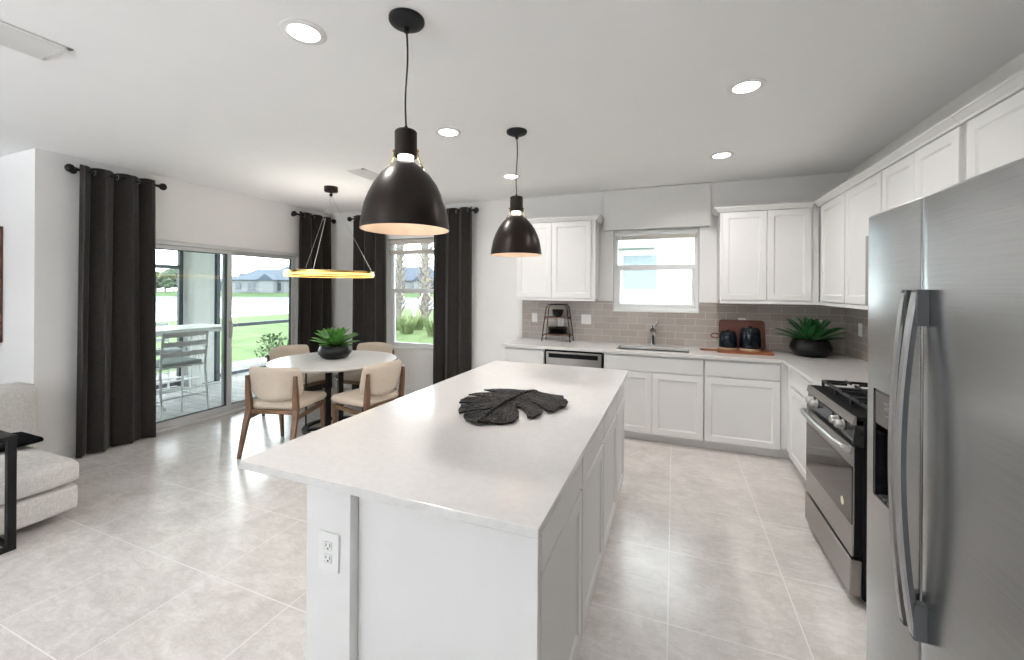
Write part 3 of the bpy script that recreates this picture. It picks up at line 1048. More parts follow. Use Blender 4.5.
def fridge_door(ya, yb, name, hole=None):
    """slightly bowed door face, rounded vertical edges"""
    mb = MB()
    bm = mb.bm
    n = 24
    z0, z1 = .085, 1.765
    rows = []
    ew = .006 / (yb - ya)
    sl_ = sorted([i / n for i in range(n + 1)] + [ew * .25, ew * .6, ew, 1 - ew, 1 - ew * .6, 1 - ew * .25])
    n = len(sl_) - 1
    for s in sl_:
        y = ya + (yb - ya) * s
        edge = min(s, 1 - s) * (yb - ya)
        rnd_ = .0035 * max(0, 1 - edge / .006) ** 2
        rows.append((fx + rnd_ - .004 * math.sin(PI * s), y))
    zs = [z0, z0 + .006] + ([hole[2], hole[3]] if hole else []) + [z1 - .006, z1]
    grid = []
    for k, z in enumerate(zs):
        ins = .006 if k in (0, len(zs) - 1) else 0
        grid.append([bm.verts.new((x + ins, y, z)) for x, y in rows])
    back = [[bm.verts.new((.625, y, z)) for x, y in rows] for z in (z0, z1)]
    for k in range(len(zs) - 1):
        for i in range(n):
            ym = (rows[i][1] + rows[i + 1][1]) / 2
            if hole and zs[k] == hole[2] and hole[0] < ym < hole[1]:
                continue
            bm.faces.new((grid[k][i], grid[k][i + 1], grid[k + 1][i + 1], grid[k + 1][i]))
    for i in range(n):
        bm.faces.new((grid[0][i], grid[0][i + 1], back[0][i + 1], back[0][i]))
        bm.faces.new((grid[-1][i], grid[-1][i + 1], back[1][i + 1], back[1][i]))
        bm.faces.new((back[0][i], back[0][i + 1], back[1][i + 1], back[1][i]))
    for i in (0, n):
        bm.faces.new([g[i] for g in grid] + [back[1][i], back[0][i]])
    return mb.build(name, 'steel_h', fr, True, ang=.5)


# dispenser hole snapped to the door grid
HN = 24
ww = (fy1 - (fsp + .003)) / HN
hy1 = fsp + .003 + ww * 19.5
hy0 = fsp + .003 + ww * 6.5
fd = fridge_door(fsp + .0013, fy1, 'freezer_door', (hy0, hy1, .93, 1.245))
fd2 = fridge_door(fy0, fsp - .0013, 'fridge_door')
ha, hb_ = fsp + .003 + ww * 7, fsp + .003 + ww * 19
d = MB()
d.box(.62, .624, ha, hb_, .93, 1.245).box(.556, .624, ha, ha + .006, .93, 1.245).box(.556, .624, hb_ - .006, hb_, .93, 1.245).box(.556, .624, ha, hb_, .93, .936).box(.556, .624, ha, hb_, 1.239, 1.245)
dd = d.build('dispenser', 'black_gloss', fd)
B(.556, .60, ha + .006, hb_ - .006, 1.145, 1.239, bev=.003).build('dispenser_panel', simple('smoked_control_panel', (.10, .09, .085), .2, var=.05), dd)
MB().box(.585, .6, (ha + hb_) / 2 - .02, (ha + hb_) / 2 + .02, .99, 1.10, .004).build('dispenser_paddle', 'dkgrey', dd)
tr_ = MB()
for k in range(5):
    tr_.box(.558, .618, ha + .012 + k * .026, ha + .026 + k * .026, .936, .941)
tr_.build('drip_tray', 'dkgrey', dd)
dp = MB()
for zz in (1.18, 1.20, 1.215):
    dp.box(.5545, .5562, (ha + hb_) / 2 - .012, (ha + hb_) / 2 + .012, zz, zz + .004)
dp.build('control_icons', 'silver', dd)


def bow(yc, par, bowd):
    z0, z1, n = .705, 1.535, 26
    pts = []
    for i in range(n + 1):
        s = i / n
        pts.append((.538 - bowd * math.sin(PI * s) ** .8, yc, z0 + (z1 - z0) * s))
    h = MB().tube(pts, 1, flat=(.0088, .003)).build('handle', 'handle', par)
    MB().tube([(x + .0085, y, z) for x, y, z in pts], 1, flat=(.0078, .0055)).build('grip_shade', 'dkgrey', h)  # dark strip colours in the dark reflection on the bar's side
    for za, zb_ in ((z0 - .002, z0 + .085), (z1 - .085, z1 + .002)):
        MB().box(.534, .5615, yc - .0112, yc + .0112, za, zb_, .003).build('handle_mount', 'dkgrey', h)


bow(1.318, fd, .026)
bow(1.271, fd2, .032)

# ------------------------------------------------------------------ island
IX0, IX1, IY0, IY1 = -1.444, -.321, 1.013, 3.287
tag(B(IX0, IX1, IY0, IY1, .887, .915, bev=.002).build('island_countertop', 'quartz'), 'large white quartz island top with overhanging dining side', 'countertop')
kw_ = MB()
kw_.box(-1.151, -.963, 1.042, 3.25, .001, .885, .002)
tag(kw_.build('island_knee_wall', 'cab'), 'white half wall carrying an outlet under the island overhang', 'half wall')
ep = thing('island_end_panel', 'flat white panel closing the near end of the island', 'panel', (-.65, 1.088, 0))
B(-.961, -.343, 1.078, 1.100, .001, .885, bev=.001).build('panel', 'cab', ep)
splits = [1.116, 1.692, 2.246, 2.802, 3.25]
names = ['nearest of the four island cabinets, beside the end panel', 'second island cabinet from the end panel', 'third island cabinet from the end panel', 'island cabinet at the sink end, fourth from the end panel']
for k in range(4):
    base_cab('white ' + names[k], 'island', splits[k], splits[k + 1] - .001, -.367, .59, None, group='island base cabinets', zt=.884, extra=.006)

# ------------------------------------------------------------------ outlets and switches
def plate(name, label, cat, c, axis, w_=.075, h_=.118, gang=1, kind='outlet', grp='white wall plates'):
    """axis: direction the plate faces"""
    N = Vector(axis)
    U = Vector((0, 0, 1)).cross(N)
    q = Matrix((U, Vector((0, 0, 1)), N)).transposed().to_4x4()
    q.translation = Vector(c)
    r = thing(name, label, cat, c, 0, grp)
    MB().box(-w_ / 2, w_ / 2, -h_ / 2, h_ / 2, 0, .006, .002, mtx=q).build('cover_plate', 'plastic', r)
    for g in range(gang):
        ox = (g - (gang - 1) / 2) * .046
        if kind == 'outlet':
            for oz in (-.02, .02):
                f = MB().box(ox - .016, ox + .016, oz - .014, oz + .014, .006, .008, .003, mtx=q).build('socket', 'plastic', r)
                s = MB()
                s.box(ox - .009, ox - .006, oz - .002, oz + .008, .008, .0085, mtx=q).box(ox + .006, ox + .009, oz - .002, oz + .008, .008, .0085, mtx=q).box(ox - .003, ox + .003, oz - .010, oz - .005, .008, .0085, mtx=q)
                s.build('slot', 'slot', f)
        else:
            MB().box(ox - .015, ox + .015, -.032, .032, .006, .010, .002, mtx=q).build('rocker', 'plastic', r)
    return r


plate('island_outlet', 'white duplex outlet on the end of the island half wall', 'outlet', (-1.047, 1.0415, .67), (0, -1, 0), .085, .125)
plate('wall_switch', 'small white plate on the tiles beside the tiered stand, cabinet end', 'light switch', (-1.641, YB - .0115, 1.18), (0, -1, 0), kind='switch')
plate('wall_switch', 'wide double switch on the tiles between tiered stand and window', 'light switch', (-.985, YB - .0115, 1.178), (0, -1, 0), .12, .118, 2, kind='switch')
plate('wall_outlet', 'white outlet on the tiles seen through the tiered stand', 'outlet', (-1.30, YB - .0115, 1.14), (0, -1, 0))
plate('wall_outlet', 'white outlet peeking above the leaning wooden board', 'outlet', (.675, YB - .0115, 1.185), (0, -1, 0))
plate('wall_outlet', 'white outlet partly hidden by the kitchen agave leaves', 'outlet', (1.34, YB - .0115, 1.185), (0, -1, 0))
plate('wall_switch', 'white wall plate on the side tiles near the refrigerator', 'light switch', (XR - .0115, 4.62, 1.185), (-1, 0, 0), kind='switch')

# ------------------------------------------------------------------ ceiling fittings
def downlight(x, y, label, power=4.6):
    r = thing('recessed_ceiling_light', label, 'ceiling light', (x, y, H), 0, 'recessed ceiling lights')
    MB().lathe([(.066, -.001), (.098, -.001), (.098, -.004), (.09, -.008), (.068, -.008), (.066, -.001)], (x, y, H), 32).build('trim_ring', 'plastic', r, True)
    MB().lathe([(0, -.004), (.066, -.004), (.066, -.0015), (0, -.0015)], (x, y, H), 32).build('lens', 'glow_can', r)
    l = bpy.data.lights.new('downlight', 'AREA')
    l.shape = 'DISK'
    l.size = .13
    l.energy = power
    l.color = (1.0, .95, .90)
    l.spread = math.radians(150)
    o = bpy.data.objects.new('downlight', l)
    COL.objects.link(o)
    o.parent = r
    o.location = (0, 0, -.012)
    return r


downlight(-1.585, 1.405, 'largest recessed ceiling light, over the near left end of the island')
downlight(.38, 2.69, 'recessed ceiling light over the aisle by the refrigerator')
downlight(-1.573, 2.685, 'recessed ceiling light between the two pendant lamps')
downlight(.378, 3.98, 'recessed ceiling light in front of the sink corner')
downlight(-1.576, 3.965, 'recessed ceiling light glowing behind the farther pendant cord')


def vent(label, c, lx, ly, n, along):
    r = thing('ceiling_vent', label, 'air vent', c, 0, 'ceiling air vents')
    x, y, z = c
    f = MB()
    b_ = .025
    f.box(x - lx / 2, x + lx / 2, y - ly / 2, y - ly / 2 + b_, z - .008, z - .001, .002).box(x - lx / 2, x + lx / 2, y + ly / 2 - b_, y + ly / 2, z - .008, z - .001, .002)
    f.box(x - lx / 2, x - lx / 2 + b_, y - ly / 2, y + ly / 2, z - .008, z - .001, .002).box(x + lx / 2 - b_, x + lx / 2, y - ly / 2, y + ly / 2, z - .008, z - .001, .002)
    f.build('frame', 'plastic', r)
    B(x - lx / 2 + b_, x + lx / 2 - b_, y - ly / 2 + b_, y + ly / 2 - b_, z - .0025, z - .001).build('duct_opening', 'vent_in', r)
    for k in range(n):
        t = (k + .5) / n
        if along == 'y':
            xx = x - lx / 2 + b_ + (lx - 2 * b_) * t
            q = Matrix.Translation((xx, y, z - .008)) @ Matrix.Rotation(-.45, 4, 'Y')
            MB().box(-.026, .026, -ly / 2 + b_, ly / 2 - b_, -.001, .001, mtx=q).build('louver', 'plastic', r)
        else:
            yy = y - ly / 2 + b_ + (ly - 2 * b_) * t
            q = Matrix.Translation((x, yy, z - .008)) @ Matrix.Rotation(.6, 4, 'X')
            MB().box(-lx / 2 + b_, lx / 2 - b_, -.018, .018, -.001, .001, mtx=q).build('louver', 'plastic', r)
    return r


vent('long white ceiling vent cut by the top left of the view', (-2.90, .88, H), .26, .44, 4, 'y')
vent('small white ceiling vent seen past the big pendant shade', (-2.93, 3.38, H), .20, .36, 5, 'y')


def pendant(x, y, label):
    zr = 1.788
    r = thing('pendant_lamp', label, 'pendant lamp', (x, y, H), 0, 'bronze island pendants')
    MB().lathe([(0, H - .001), (.076, H - .001), (.076, H - .012), (.072, H - .018), (.048, H - .03), (.012, H - .038), (.012, H - .058), (0, H - .058)], (x, y, 0), 32).build('canopy', 'black_metal', r, True)
    pts = []
    for i in range(13):
        t = i / 12
        pts.append((x + .004 * math.sin(t * 7), y + .003 * math.sin(t * 5), H - .05 - t * (H - .05 - (zr + .44))))
    MB().tube(pts, .0042, 8).build('cord', 'black_metal', r, True)
    prof = [(.189, 0), (.187, .025), (.182, .057), (.173, .105), (.156, .152), (.134, .197), (.102, .242), (.070, .272), (.046, .290)]
    inner = [(a - .004, b) for a, b in prof]
    sh = MB()
    sh.lathe([(a, zr + b) for a, b in prof] + [(.040, zr + .292)], (x, y, 0), 48)
    shade = sh.build('shade', 'bronze', r, True, ang=1.0)
    li = MB()
    li.lathe([(.189, zr)] + [(a, zr + b + .0005) for a, b in inner] + [(.039, zr + .291)], (x, y, 0), 48)
    li.build('shade_lining', 'shade_in', shade, True, ang=1.0)
    MB().lathe([(0, zr + .17), (.03, zr + .178), (.038, zr + .21), (.036, zr + .25), (.032, zr + .29), (.034, zr + .322), (0, zr + .324)], (x, y, 0), 24).build('bulb', 'glow_warm', r, True)
    MB().lathe([(.043, zr + .325), (.048, zr + .318), (.048, zr + .425), (.042, zr + .432), (.008, zr + .436), (.008, zr + .45), (0, zr + .45)], (x, y, 0), 32).build('socket_cap', 'bronze', r, True)
    for sg in (1, -1):
        dx, dy = R0.x * sg, R0.y * sg
        yk = MB()
        yk.tube([(x + dx * .049, y + dy * .049, zr + .35), (x + dx * .053, y + dy * .053, zr + .33), (x + dx * .055, y + dy * .055, zr + .315), (x + dx * .072, y + dy * .072, zr + .274)], .0032, 8)
        yk
        yk.ball((x + dx * .052, y + dy * .052, zr + .345), .007).ball((x + dx * .072, y + dy * .072, zr + .275), .006)
        yk.build('yoke', 'brass', r, True)
    l = bpy.data.lights.new('pendant_bulb', 'POINT')
    l.energy = .5
    l.color = (1, .87, .72)
    l.shadow_soft_size = .035
    o = bpy.data.objects.new('pendant_bulb', l)
    COL.objects.link(o)
    o.parent = r
    o.location = (0, 0, zr + .12 - H)
    return r


pendant(-1.09, 1.5, 'larger looking bell pendant over the near half of the island')
pendant(-1.09, 2.853, 'farther bell pendant, hanging in front of the upper cabinet')

# ring chandelier over the dining table
cx_, cy_, zr_ = -3.70, 3.67, 1.70
ch = thing('ring_chandelier', 'glowing gold ring chandelier on thin wires over the dining table', 'chandelier', (cx_, cy_, H))
MB().lathe([(0, -.001), (.075, -.001), (.075, -.052), (.07, -.058), (0, -.058)], (cx_, cy_, H), 32).build('canopy', 'bronze', ch, True)
MB().lathe([(0, -.056), (.008, -.056), (.008, -.075), (.018, -.082), (.02, -.096), (.012, -.11), (0, -.113)], (cx_, cy_, H), 16).build('wire_hub', 'bronze', ch, True)
ro = .478
rb = MB()
rb.lathe([(ro, zr_ - .028), (ro, zr_ + .030), (ro - .03, zr_ + .030), (ro - .03, zr_ - .028), (ro, zr_ - .028)], (cx_, cy_, 0), 96)
ring = rb.build('ring', 'gold', ch, True)
rd = MB()
rd.lathe([(ro - .004, zr_ - .034), (ro - .004, zr_ - .0285), (ro - .026, zr_ - .0285), (ro - .026, zr_ - .034), (ro - .004, zr_ - .034)], (cx_, cy_, 0), 96)
rd.lathe([(ro + .0015, zr_ - .018), (ro + .0015, zr_ + .004), (ro + .0005, zr_ + .004), (ro + .0005, zr_ - .018), (ro + .0015, zr_ - .018)], (cx_, cy_, 0), 96)
rd.build('light_strip', 'glow_ring', ring, True)
ul = bpy.data.lights.new('ring_light', 'AREA')
ul.shape, ul.size, ul.energy, ul.color = 'DISK', .9, 4, (1.0, .93, .84)
uo = bpy.data.objects.new('ring_light', ul)
COL.objects.link(uo)
uo.parent = ch
uo.location = (0, 0, zr_ + .035 - H)
uo.rotation_euler = (PI, 0, 0)
for an in (math.radians(6), math.radians(140), math.radians(262)):
    dvec = R0 * math.cos(an) + F_ * math.sin(an)
    e = Vector((cx_, cy_, zr_ + .03)) + dvec * (ro - .015)
    MB().tube([(cx_, cy_, H - .1), e], .0022, 6).build('wire', 'silver', ch)
    MB().lathe([(0, 0), (.009, 0), (.009, .02), (.004, .03), (0, .03)], e, 12).build('wire_anchor', 'bronze', ch)

# ------------------------------------------------------------------ dining set
tx, ty = -3.48, 3.52
tb = thing('dining_table', 'round white stone dining table on a black metal pedestal', 'dining table', (tx, ty, 0))
R_ = .655
MB().lathe([(0, .718), (R_ - .05, .718), (R_ - .006, .738), (R_, .744), (R_, .748), (R_ - .004, .752), (0, .752)], (tx, ty, 0), 96).build('tabletop', 'marble', tb, True)
MB().lathe([(.27, .001), (.325, .001), (.327, .02), (.32, .028), (.275, .028), (.27, .02), (.27, .001)], (tx, ty, 0), 64).build('base_ring', 'black_metal', tb, True)
for k in range(4):
    an = PI / 4 * 0 + k * PI / 2 + .5
    MB().tube([(tx + .30 * math.cos(an), ty + .30 * math.sin(an), .027), (tx + .30 * math.cos(an), ty + .30 * math.sin(an), .718)], .009, 10).build('rod', 'black_metal', tb, True)
for sg in (-1, 1):
    q = Matrix.Translation((tx, ty, 0)) @ Matrix.Rotation(YAW + .5, 4, 'Z')
    MB().box(sg * .062 - .024, sg * .062 + .024, -.05, .05, .012, .718, .003, mtx=q).build('column', 'black_metal', tb)
q = Matrix.Translation((tx, ty, 0)) @ Matrix.Rotation(YAW + .5, 4, 'Z')
MB().box(-.28, .28, -.03, .03, .002, .02, .002, mtx=q).build('base_bar', 'black_metal', tb)
hub = MB()
for sg in (-1, 1):
    hub.tube([q @ Vector((-.038, 0, .56 - .025 * sg)), q @ Vector((.038, 0, .56 + .025 * sg))], .008, 8)
hub.build('brace', 'chrome', tb, True)


def make_chair(label):
    r = thing('dining_chair', label, 'dining chair', (0, 0, 0), 0, 'cream and walnut dining chairs')
    # seat cushion
    s = MB()
    t = bmesh.new()
    bmesh.ops.create_cube(t, size=1)
    bmesh.ops.subdivide_edges(t, edges=list(t.edges), cuts=7, use_grid_fill=True)
    for v in t.verts:
        x, y, z = v.co * 2
        wx = .245 + .012 * y
        px, py = x * wx, y * .235 + .01
        rr = max(abs(x), abs(y))
        pz = .448 + z * .034
        if z > .99:
            pz += .014 * (1 - abs(x) ** 4) * (1 - abs(y) ** 4)
        k = .03
        ex, ey = max(0, abs(x) - .86) / .14, max(0, abs(y) - .86) / .14
        px -= math.copysign(k * (ex ** 2) * .5 * (abs(z) ** 2 + .6 * ey), x)
        py -= math.copysign(k * (ey ** 2) * .5 * (abs(z) ** 2 + .6 * ex), y)
        v.co = (px, py, pz)
    s._merge(t)
    s.build('seat', 'cream', r, True, local=True, ang=1.3)
    # curved padded backrest
    bk = MB()
    bm = bk.bm
    nu, nv = 22, 14
    lay = []
    for face in (0, 1):
        g = []
        for i in range(nu + 1):
            row = []
            u = -1 + 2 * i / nu
            for j in range(nv + 1):
                v = -1 + 2 * j / nv
                # rounded trapezoid outline
                uu, vv = u, v
                lim = (1 - abs(v) ** 5) ** (1 / 5) if v < 0 else (1 - .35 * abs(v) ** 8)
                halfw = (.262 if v > 0 else .262 - .03 * v * v) * (lim * .34 + .66)
                x = uu * halfw
                z = .655 + vv * .165 - (.014 * u * u if v > 0 else -.030 * u ** 4 * abs(v))
                y = -.262 + .085 * u * u - .03 * v
                th = .024 * ((1 - abs(u) ** 6) ** .5) * ((1 - abs(v) ** 6) ** .5) + .002
                y += th if face else -th
                row.append(bm.verts.new((x, y, z)))
            g.append(row)
        lay.append(g)
    for g in lay:
        for i in range(nu):
            for j in range(nv):
                bm.faces.new((g[i][j], g[i + 1][j], g[i + 1][j + 1], g[i][j + 1]))
    A, C = lay
    for i in range(nu):
        for j in (0, nv):
            bm.faces.new((A[i][j], A[i + 1][j], C[i + 1][j], C[i][j]))
    for j in range(nv):
        for i in (0, nu):
            bm.faces.new((A[i][j], A[i][j + 1], C[i][j + 1], C[i][j]))
    bk.build('backrest', 'cream', r, True, local=True, ang=1.3)
    for sg in (-1, 1):
        MB().tube([(sg * .245, -.335, 0.001), (sg * .238, -.262, .30), (sg * .228, -.228, .42), (sg * .232, -.240, .56), (sg * .236, -.252, .735)],
                  [.62, .95, 1.15, 1.0, .6], flat=(.017, .023)).build('leg', 'walnut', r, local=True)
        MB().tube([(sg * .222, .222, 0.001), (sg * .226, .205, .25), (sg * .228, .20, .405)], [.62, .95, 1.1], flat=(.018, .018)).build('leg', 'walnut', r, local=True)
        MB().tube([(sg * .230, -.235, .345), (sg * .229, .20, .375)], [1, 1], flat=(.010, .018)).build('side_rail', 'walnut', r, local=True)
    MB().tube([(-.232, -.228, .40), (.232, -.228, .40)], 1, flat=(.012, .018)).build('back_rail', 'walnut', r, local=True)
    MB().tube([(-.226, .198, .385), (.226, .198, .385)], 1, flat=(.010, .018)).build('front_rail', 'walnut', r, local=True)
    MB().box(-.2, .2, -.2, .2, .401, .415).build('seat_base', 'black_metal', r, local=True)
    return r


ch0 = make_chair('cream chair with its back to the sofa, seen from behind')
ch0.location = (-3.47, 2.93, 0)
ch0.rotation_euler = (0, 0, math.radians(15))
copy_thing(ch0, (-2.87, 3.34, 0), math.radians(84), 'cream chair nearest the island, seat side facing the other chairs')
copy_thing(ch0, (-4.22, 3.72, 0), math.radians(-96), 'cream chair across the table, its back to the sliding glass door')
copy_thing(ch0, (-3.62, 4.17, 0), math.radians(188), 'cream chair across the table, its back to the dining window')


# ------------------------------------------------------------------ potted agaves
def agave(x, y, z, rim, hh, label, m, seed, n=46, lmin=.15, lmax=.30):
    rnd = random.Random(seed)
    r = thing('potted_agave', label, 'potted plant', (x, y, z))
    h = hh
    pot = MB()
    pot.lathe([(0, .001), (rim * .62, .001), (rim * .80, h * .12), (rim * .98, h * .42), (rim, h * .55), (rim * .96, h * .72), (rim * .86, h * .98), (rim * .84, h), (rim * .79, h), (rim * .80, h * .9), (0, h * .88)], (x, y, z), 48)
    pot.build('bowl', 'pot', r, True, ang=.9)
    MB().lathe([(0, h * .9), (rim * .78, h * .895), (rim * .6, h * 1.0), (rim * .3, h * 1.08), (0, h * 1.1)], (x, y, z), 24).build('soil', 'soil', r, True)
    fo = MB()
    bm = fo.bm
    for k in range(n):
        lay = k / n
        az = k * 2.39996 + rnd.uniform(-.2, .2)
        el0 = math.radians(12 + 74 * lay ** 1.1 + rnd.uniform(-6, 6))
        ln = (lmin + (lmax - lmin) * (1 - abs(lay - .25)) * rnd.uniform(.8, 1.05)) * (1 if lay < .8 else .75)
        wd = rnd.uniform(.034, .045)
        base = Vector((x + math.cos(az) * rim * .30 * (1 - lay), y + math.sin(az) * rim * .30 * (1 - lay), z + h * (.95 + .25 * lay)))
        fwd = Vector((math.cos(az), math.sin(az), 0))
        side = Vector((-math.sin(az), math.cos(az), 0))
        m_ = 9
        p = base.copy()
        up_, dn = [], []
        for i in range(m_ + 1):
            t = i / m_
            el = el0 - .35 * t * t + .15 * t
            dv = fwd * math.cos(el) + Vector((0, 0, 1)) * math.sin(el)
            nv = -fwd * math.sin(el) + Vector((0, 0, 1)) * math.cos(el)
            wv = wd * (0.62 + 1.3 * t - .1) * (1 - t) ** .55 * 1.05 if t < 1 else 0.0006
            wv = max(wv, .0006)
            fold = wv * .38
            th = .006 * (1 - t) + .0008
            up_.append([bm.verts.new(p - side * wv + nv * fold), bm.verts.new(p + nv * 0), bm.verts.new(p + side * wv + nv * fold)])
            dn.append(bm.verts.new(p - nv * th))
            p = p + dv * ln / m_
        for i in range(m_):
            a, b_ = up_[i], up_[i + 1]
            bm.faces.new((a[0], a[1], b_[1], b_[0]))
            bm.faces.new((a[1], a[2], b_[2], b_[1]))
            bm.faces.new((a[0], b_[0], dn[i + 1], dn[i]))
            bm.faces.new((a[2], dn[i], dn[i + 1], b_[2]))
    fo.build('foliage', m, r, True, ang=.5)
    return r


agave(tx - .06, ty + .06, .752, .178, .145, 'bright green agave in a black bowl on the dining table', 'leaf_green', 4, 38, .15, .26)
agave(1.215, 4.70, .915, .172, .15, 'dark green agave in a black bowl in the counter corner', 'leaf_dark', 9, 36, .15, .29)

# ------------------------------------------------------------------ leaf tray on the island
pts = [(262, 305), (330, 295), (440, 295), (510, 285), (540, 250), (540, 215), (512, 185), (550, 190), (590, 225), (597, 255), (640, 258), (690, 240), (705, 210), (690, 190), (640, 168), (625, 152), (650, 160), (700, 190), (735, 215), (770, 222), (800, 210), (825, 190), (860, 190), (875, 165), (860, 148), (845, 140), (845, 112), (780, 100), (700, 90), (620, 78), (560, 68), (480, 62), (400, 66), (300, 82), (350, 88), (425, 91), (330, 94), (240, 102), (195, 115), (270, 118), (405, 121), (300, 126), (190, 131), (140, 148), (130, 170), (200, 162), (372, 147), (240, 166), (150, 182), (125, 205), (130, 235), (200, 215), (300, 197), (368, 184), (350, 200), (270, 212), (190, 225), (160, 245), (185, 275)]


def counter_point(zx, zy, z=.925):
    px, py = 440 + zx / 6.827, 380 + zy / 6.827
    r_ = F_ + Rr * ((px - 512) / FPX) + Uu * ((CYP - py) / FPX)
    t = (z - ZC) / r_.z
    return Vector((0, 0, ZC)) + r_ * t


tr = thing('leaf_tray', 'hammered dark metal monstera leaf tray on the island', 'decorative tray', (-.8, 2.0, .915))
poly = [counter_point(*p) for p in pts]
t = bmesh.new()
vs = [t.verts.new(p) for p in poly]
fc = t.faces.new(vs)
fc.normal_update()
bmesh.ops.triangulate(t, faces=[fc], ngon_method='EAR_CLIP')
for _ in range(3):
    lg = [e for e in t.edges if e.calc_length() > .03]
    bmesh.ops.subdivide_edges(t, edges=lg, cuts=1)
    bmesh.ops.triangulate(t, faces=list(t.faces))
a_, b_ = counter_point(270, 300), counter_point(640, 82)
axd = (b_ - a_).normalized()
for v in t.verts:
    rel = v.co - a_
    along = rel.dot(axd)
    off = (rel - axd * along).length
    v.co.z = .9265 + .012 * math.exp(-(off / .03) ** 2) + .016 * (min(off, .3) / .3) ** 2 + .003 * math.sin(along * 40 + off * 25)
bmesh.ops.recalc_face_normals(t, faces=list(t.faces))
ret = bmesh.ops.extrude_face_region(t, geom=list(t.faces))
for v in [g for g in ret['geom'] if isinstance(g, bmesh.types.BMVert)]:
    v.co.z -= .007
lf = MB()
lf._merge(t)
lf.build('leaf', 'hammered', tr, True, ang=.7)
mr = MB()
mp_ = [counter_point(*p) for p in ((262, 300), (330, 235), (400, 185), (470, 145), (540, 112), (600, 92), (660, 84))]
for p in mp_:
    p.z = .936
mr.tube(mp_, [.009, .009, .008, .008, .007, .005, .003], 10)
mr.build('midrib', 'hammered', tr, True)
for q_ in ((300, 270), (480, 250), (420, 78), (740, 150)):
    p = counter_point(*q_)
    MB().cyl((p.x, p.y, .9155), (p.x, p.y, .924), .012, 12).build('foot', 'black_metal', tr)

# ------------------------------------------------------------------ counter accessories
sx, sy, sz = -1.295, 4.80, .915
ts = thing('tiered_stand', 'two tier black wire stand with wooden shelves on the counter', 'tiered stand', (sx, sy, sz))
for yy in (-.085, .085):
    MB().tube([(sx - .172, sy + yy, sz + .004), (sx - .165, sy + yy, sz + .08), (sx - .128, sy + yy * .7, sz + .40), (sx - .10, sy + yy * .7, sz + .44), (sx + .10, sy + yy * .7, sz + .44), (sx + .128, sy + yy * .7, sz + .40), (sx + .165, sy + yy, sz + .08), (sx + .172, sy + yy, sz + .004)], .006, 8).build('side_frame', 'black_metal', ts, True)
cb = MB()
for xx in (-.16, .16):
    cb.tube([(sx + xx, sy - .085, sz + .07), (sx + xx, sy + .085, sz + .07)], .004, 8)
for xx in (-.142, .142):
    cb.tube([(sx + xx, sy - .07, sz + .275), (sx + xx, sy + .07, sz + .275)], .004, 8)
cb.build('cross_bar', 'black_metal', ts, True)
B(sx - .158, sx + .158, sy - .08, sy + .08, sz + .074, sz + .09, bev=.004).build('shelf', 'shelfwood', ts)
B(sx - .14, sx + .14, sy - .068, sy + .068, sz + .279, sz + .295, bev=.004).build('shelf', 'shelfwood', ts)
bw = MB().lathe([(0, .0), (.035, 0), (.058, .03), (.066, .085), (.062, .085), (.054, .033), (.03, .008), (0, .008)], (sx, sy, sz + .296), 32)
tag(bw.build('bowl', 'pot', None, True), 'small black bowl on the upper shelf of the tiered stand', 'bowl')
for k in range(5):
    pz = sz + .0915 + k * .0155
    pl = MB().lathe([(0, 0), (.08, 0), (.118, .012), (.121, .0145), (.116, .0145), (.08, .005), (0, .005)], (sx, sy, pz), 40)
    lab = ['lowest black plate in the stack on the tiered stand', 'second black plate from the bottom of the stack on the stand', 'middle black plate of the stack of five on the tiered stand', 'second black plate from the top of the stack on the stand', 'topmost black plate of the stack on the tiered stand'][k]
    tag(pl.build('plate', 'pot', None, True), lab, 'plate', 'stacked black plates')


def rrect(x0, x1, y0, y1, r, n=6):
    out = []
    for cx0, cy0, a0 in ((x1 - r, y1 - r, 0), (x0 + r, y1 - r, 90), (x0 + r, y0 + r, 180), (x1 - r, y0 + r, 270)):
        for i in range(n + 1):
            a = math.radians(a0 + 90 * i / n)
            out.append((cx0 + r * math.cos(a), cy0 + r * math.sin(a)))
    return out


cb_ = thing('cutting_board', 'reddish wooden paddle board lying flat under the canisters', 'cutting board', (.65, 4.69, .9155))
q = Matrix.Translation((.65, 4.685, .9158)) @ Matrix.Rotation(math.radians(-3), 4, 'Z')
MB().prism(rrect(-.235, .25, -.125, .125, .03), 0, .018, q).build('board', 'board', cb_)
MB().prism(rrect(-.395, -.23, -.02, .02, .018), .001, .017, q).build('handle', 'board', cb_)
lb = MB()
q = Matrix.Translation((.665, 4.895, .917)) @ Matrix.Rotation(math.radians(78), 4, 'X')
lb.prism(rrect(-.215, .215, 0, .31, .035), 0, .018, q)
tag(lb.build('serving_board', 'board2'), 'dark red wooden board leaning against the tiles behind the canisters', 'serving board')


def canister(x, y, z, r0, h, label, name, cat, handle):
    r = thing(name, label, cat, (x, y, z), 0, 'dark navy stoneware')
    MB().lathe([(0, 0), (r0 * .98, 0), (r0, .004), (r0, .024), (r0 * .99, .026), (0, .026)], (x, y, z), 36).build('clay_base', 'bisque', r, True)
    MB().lathe([(0, .0262), (r0 * 1.0, .0262), (r0 * 1.02, .034), (r0 * .99, h * .6), (r0 * .93, h * .85), (r0 * .84, h * .93), (r0 * .8, h * .94), (0, h * .94)], (x, y, z), 36).build('body', 'navy', r, True)
    MB().lathe([(0, h * .945), (r0 * .80, h * .945), (r0 * .78, h * .97), (r0 * .3, h * 1.0), (.012, h * 1.0), (.014, h * 1.04), (0, h * 1.06)], (x, y, z), 30).build('lid', 'navy', r, True)
    if handle:
        pts_ = []
        for i in range(13):
            a = PI * 2 * i / 13
            pts_.append((x - r0 - .034 + .04 * math.cos(a), y, z + h * .72 + .022 * math.sin(a)))
        MB().tube(pts_, .007, 8, closed=True).build('handle', 'copper', r, True)
    return r


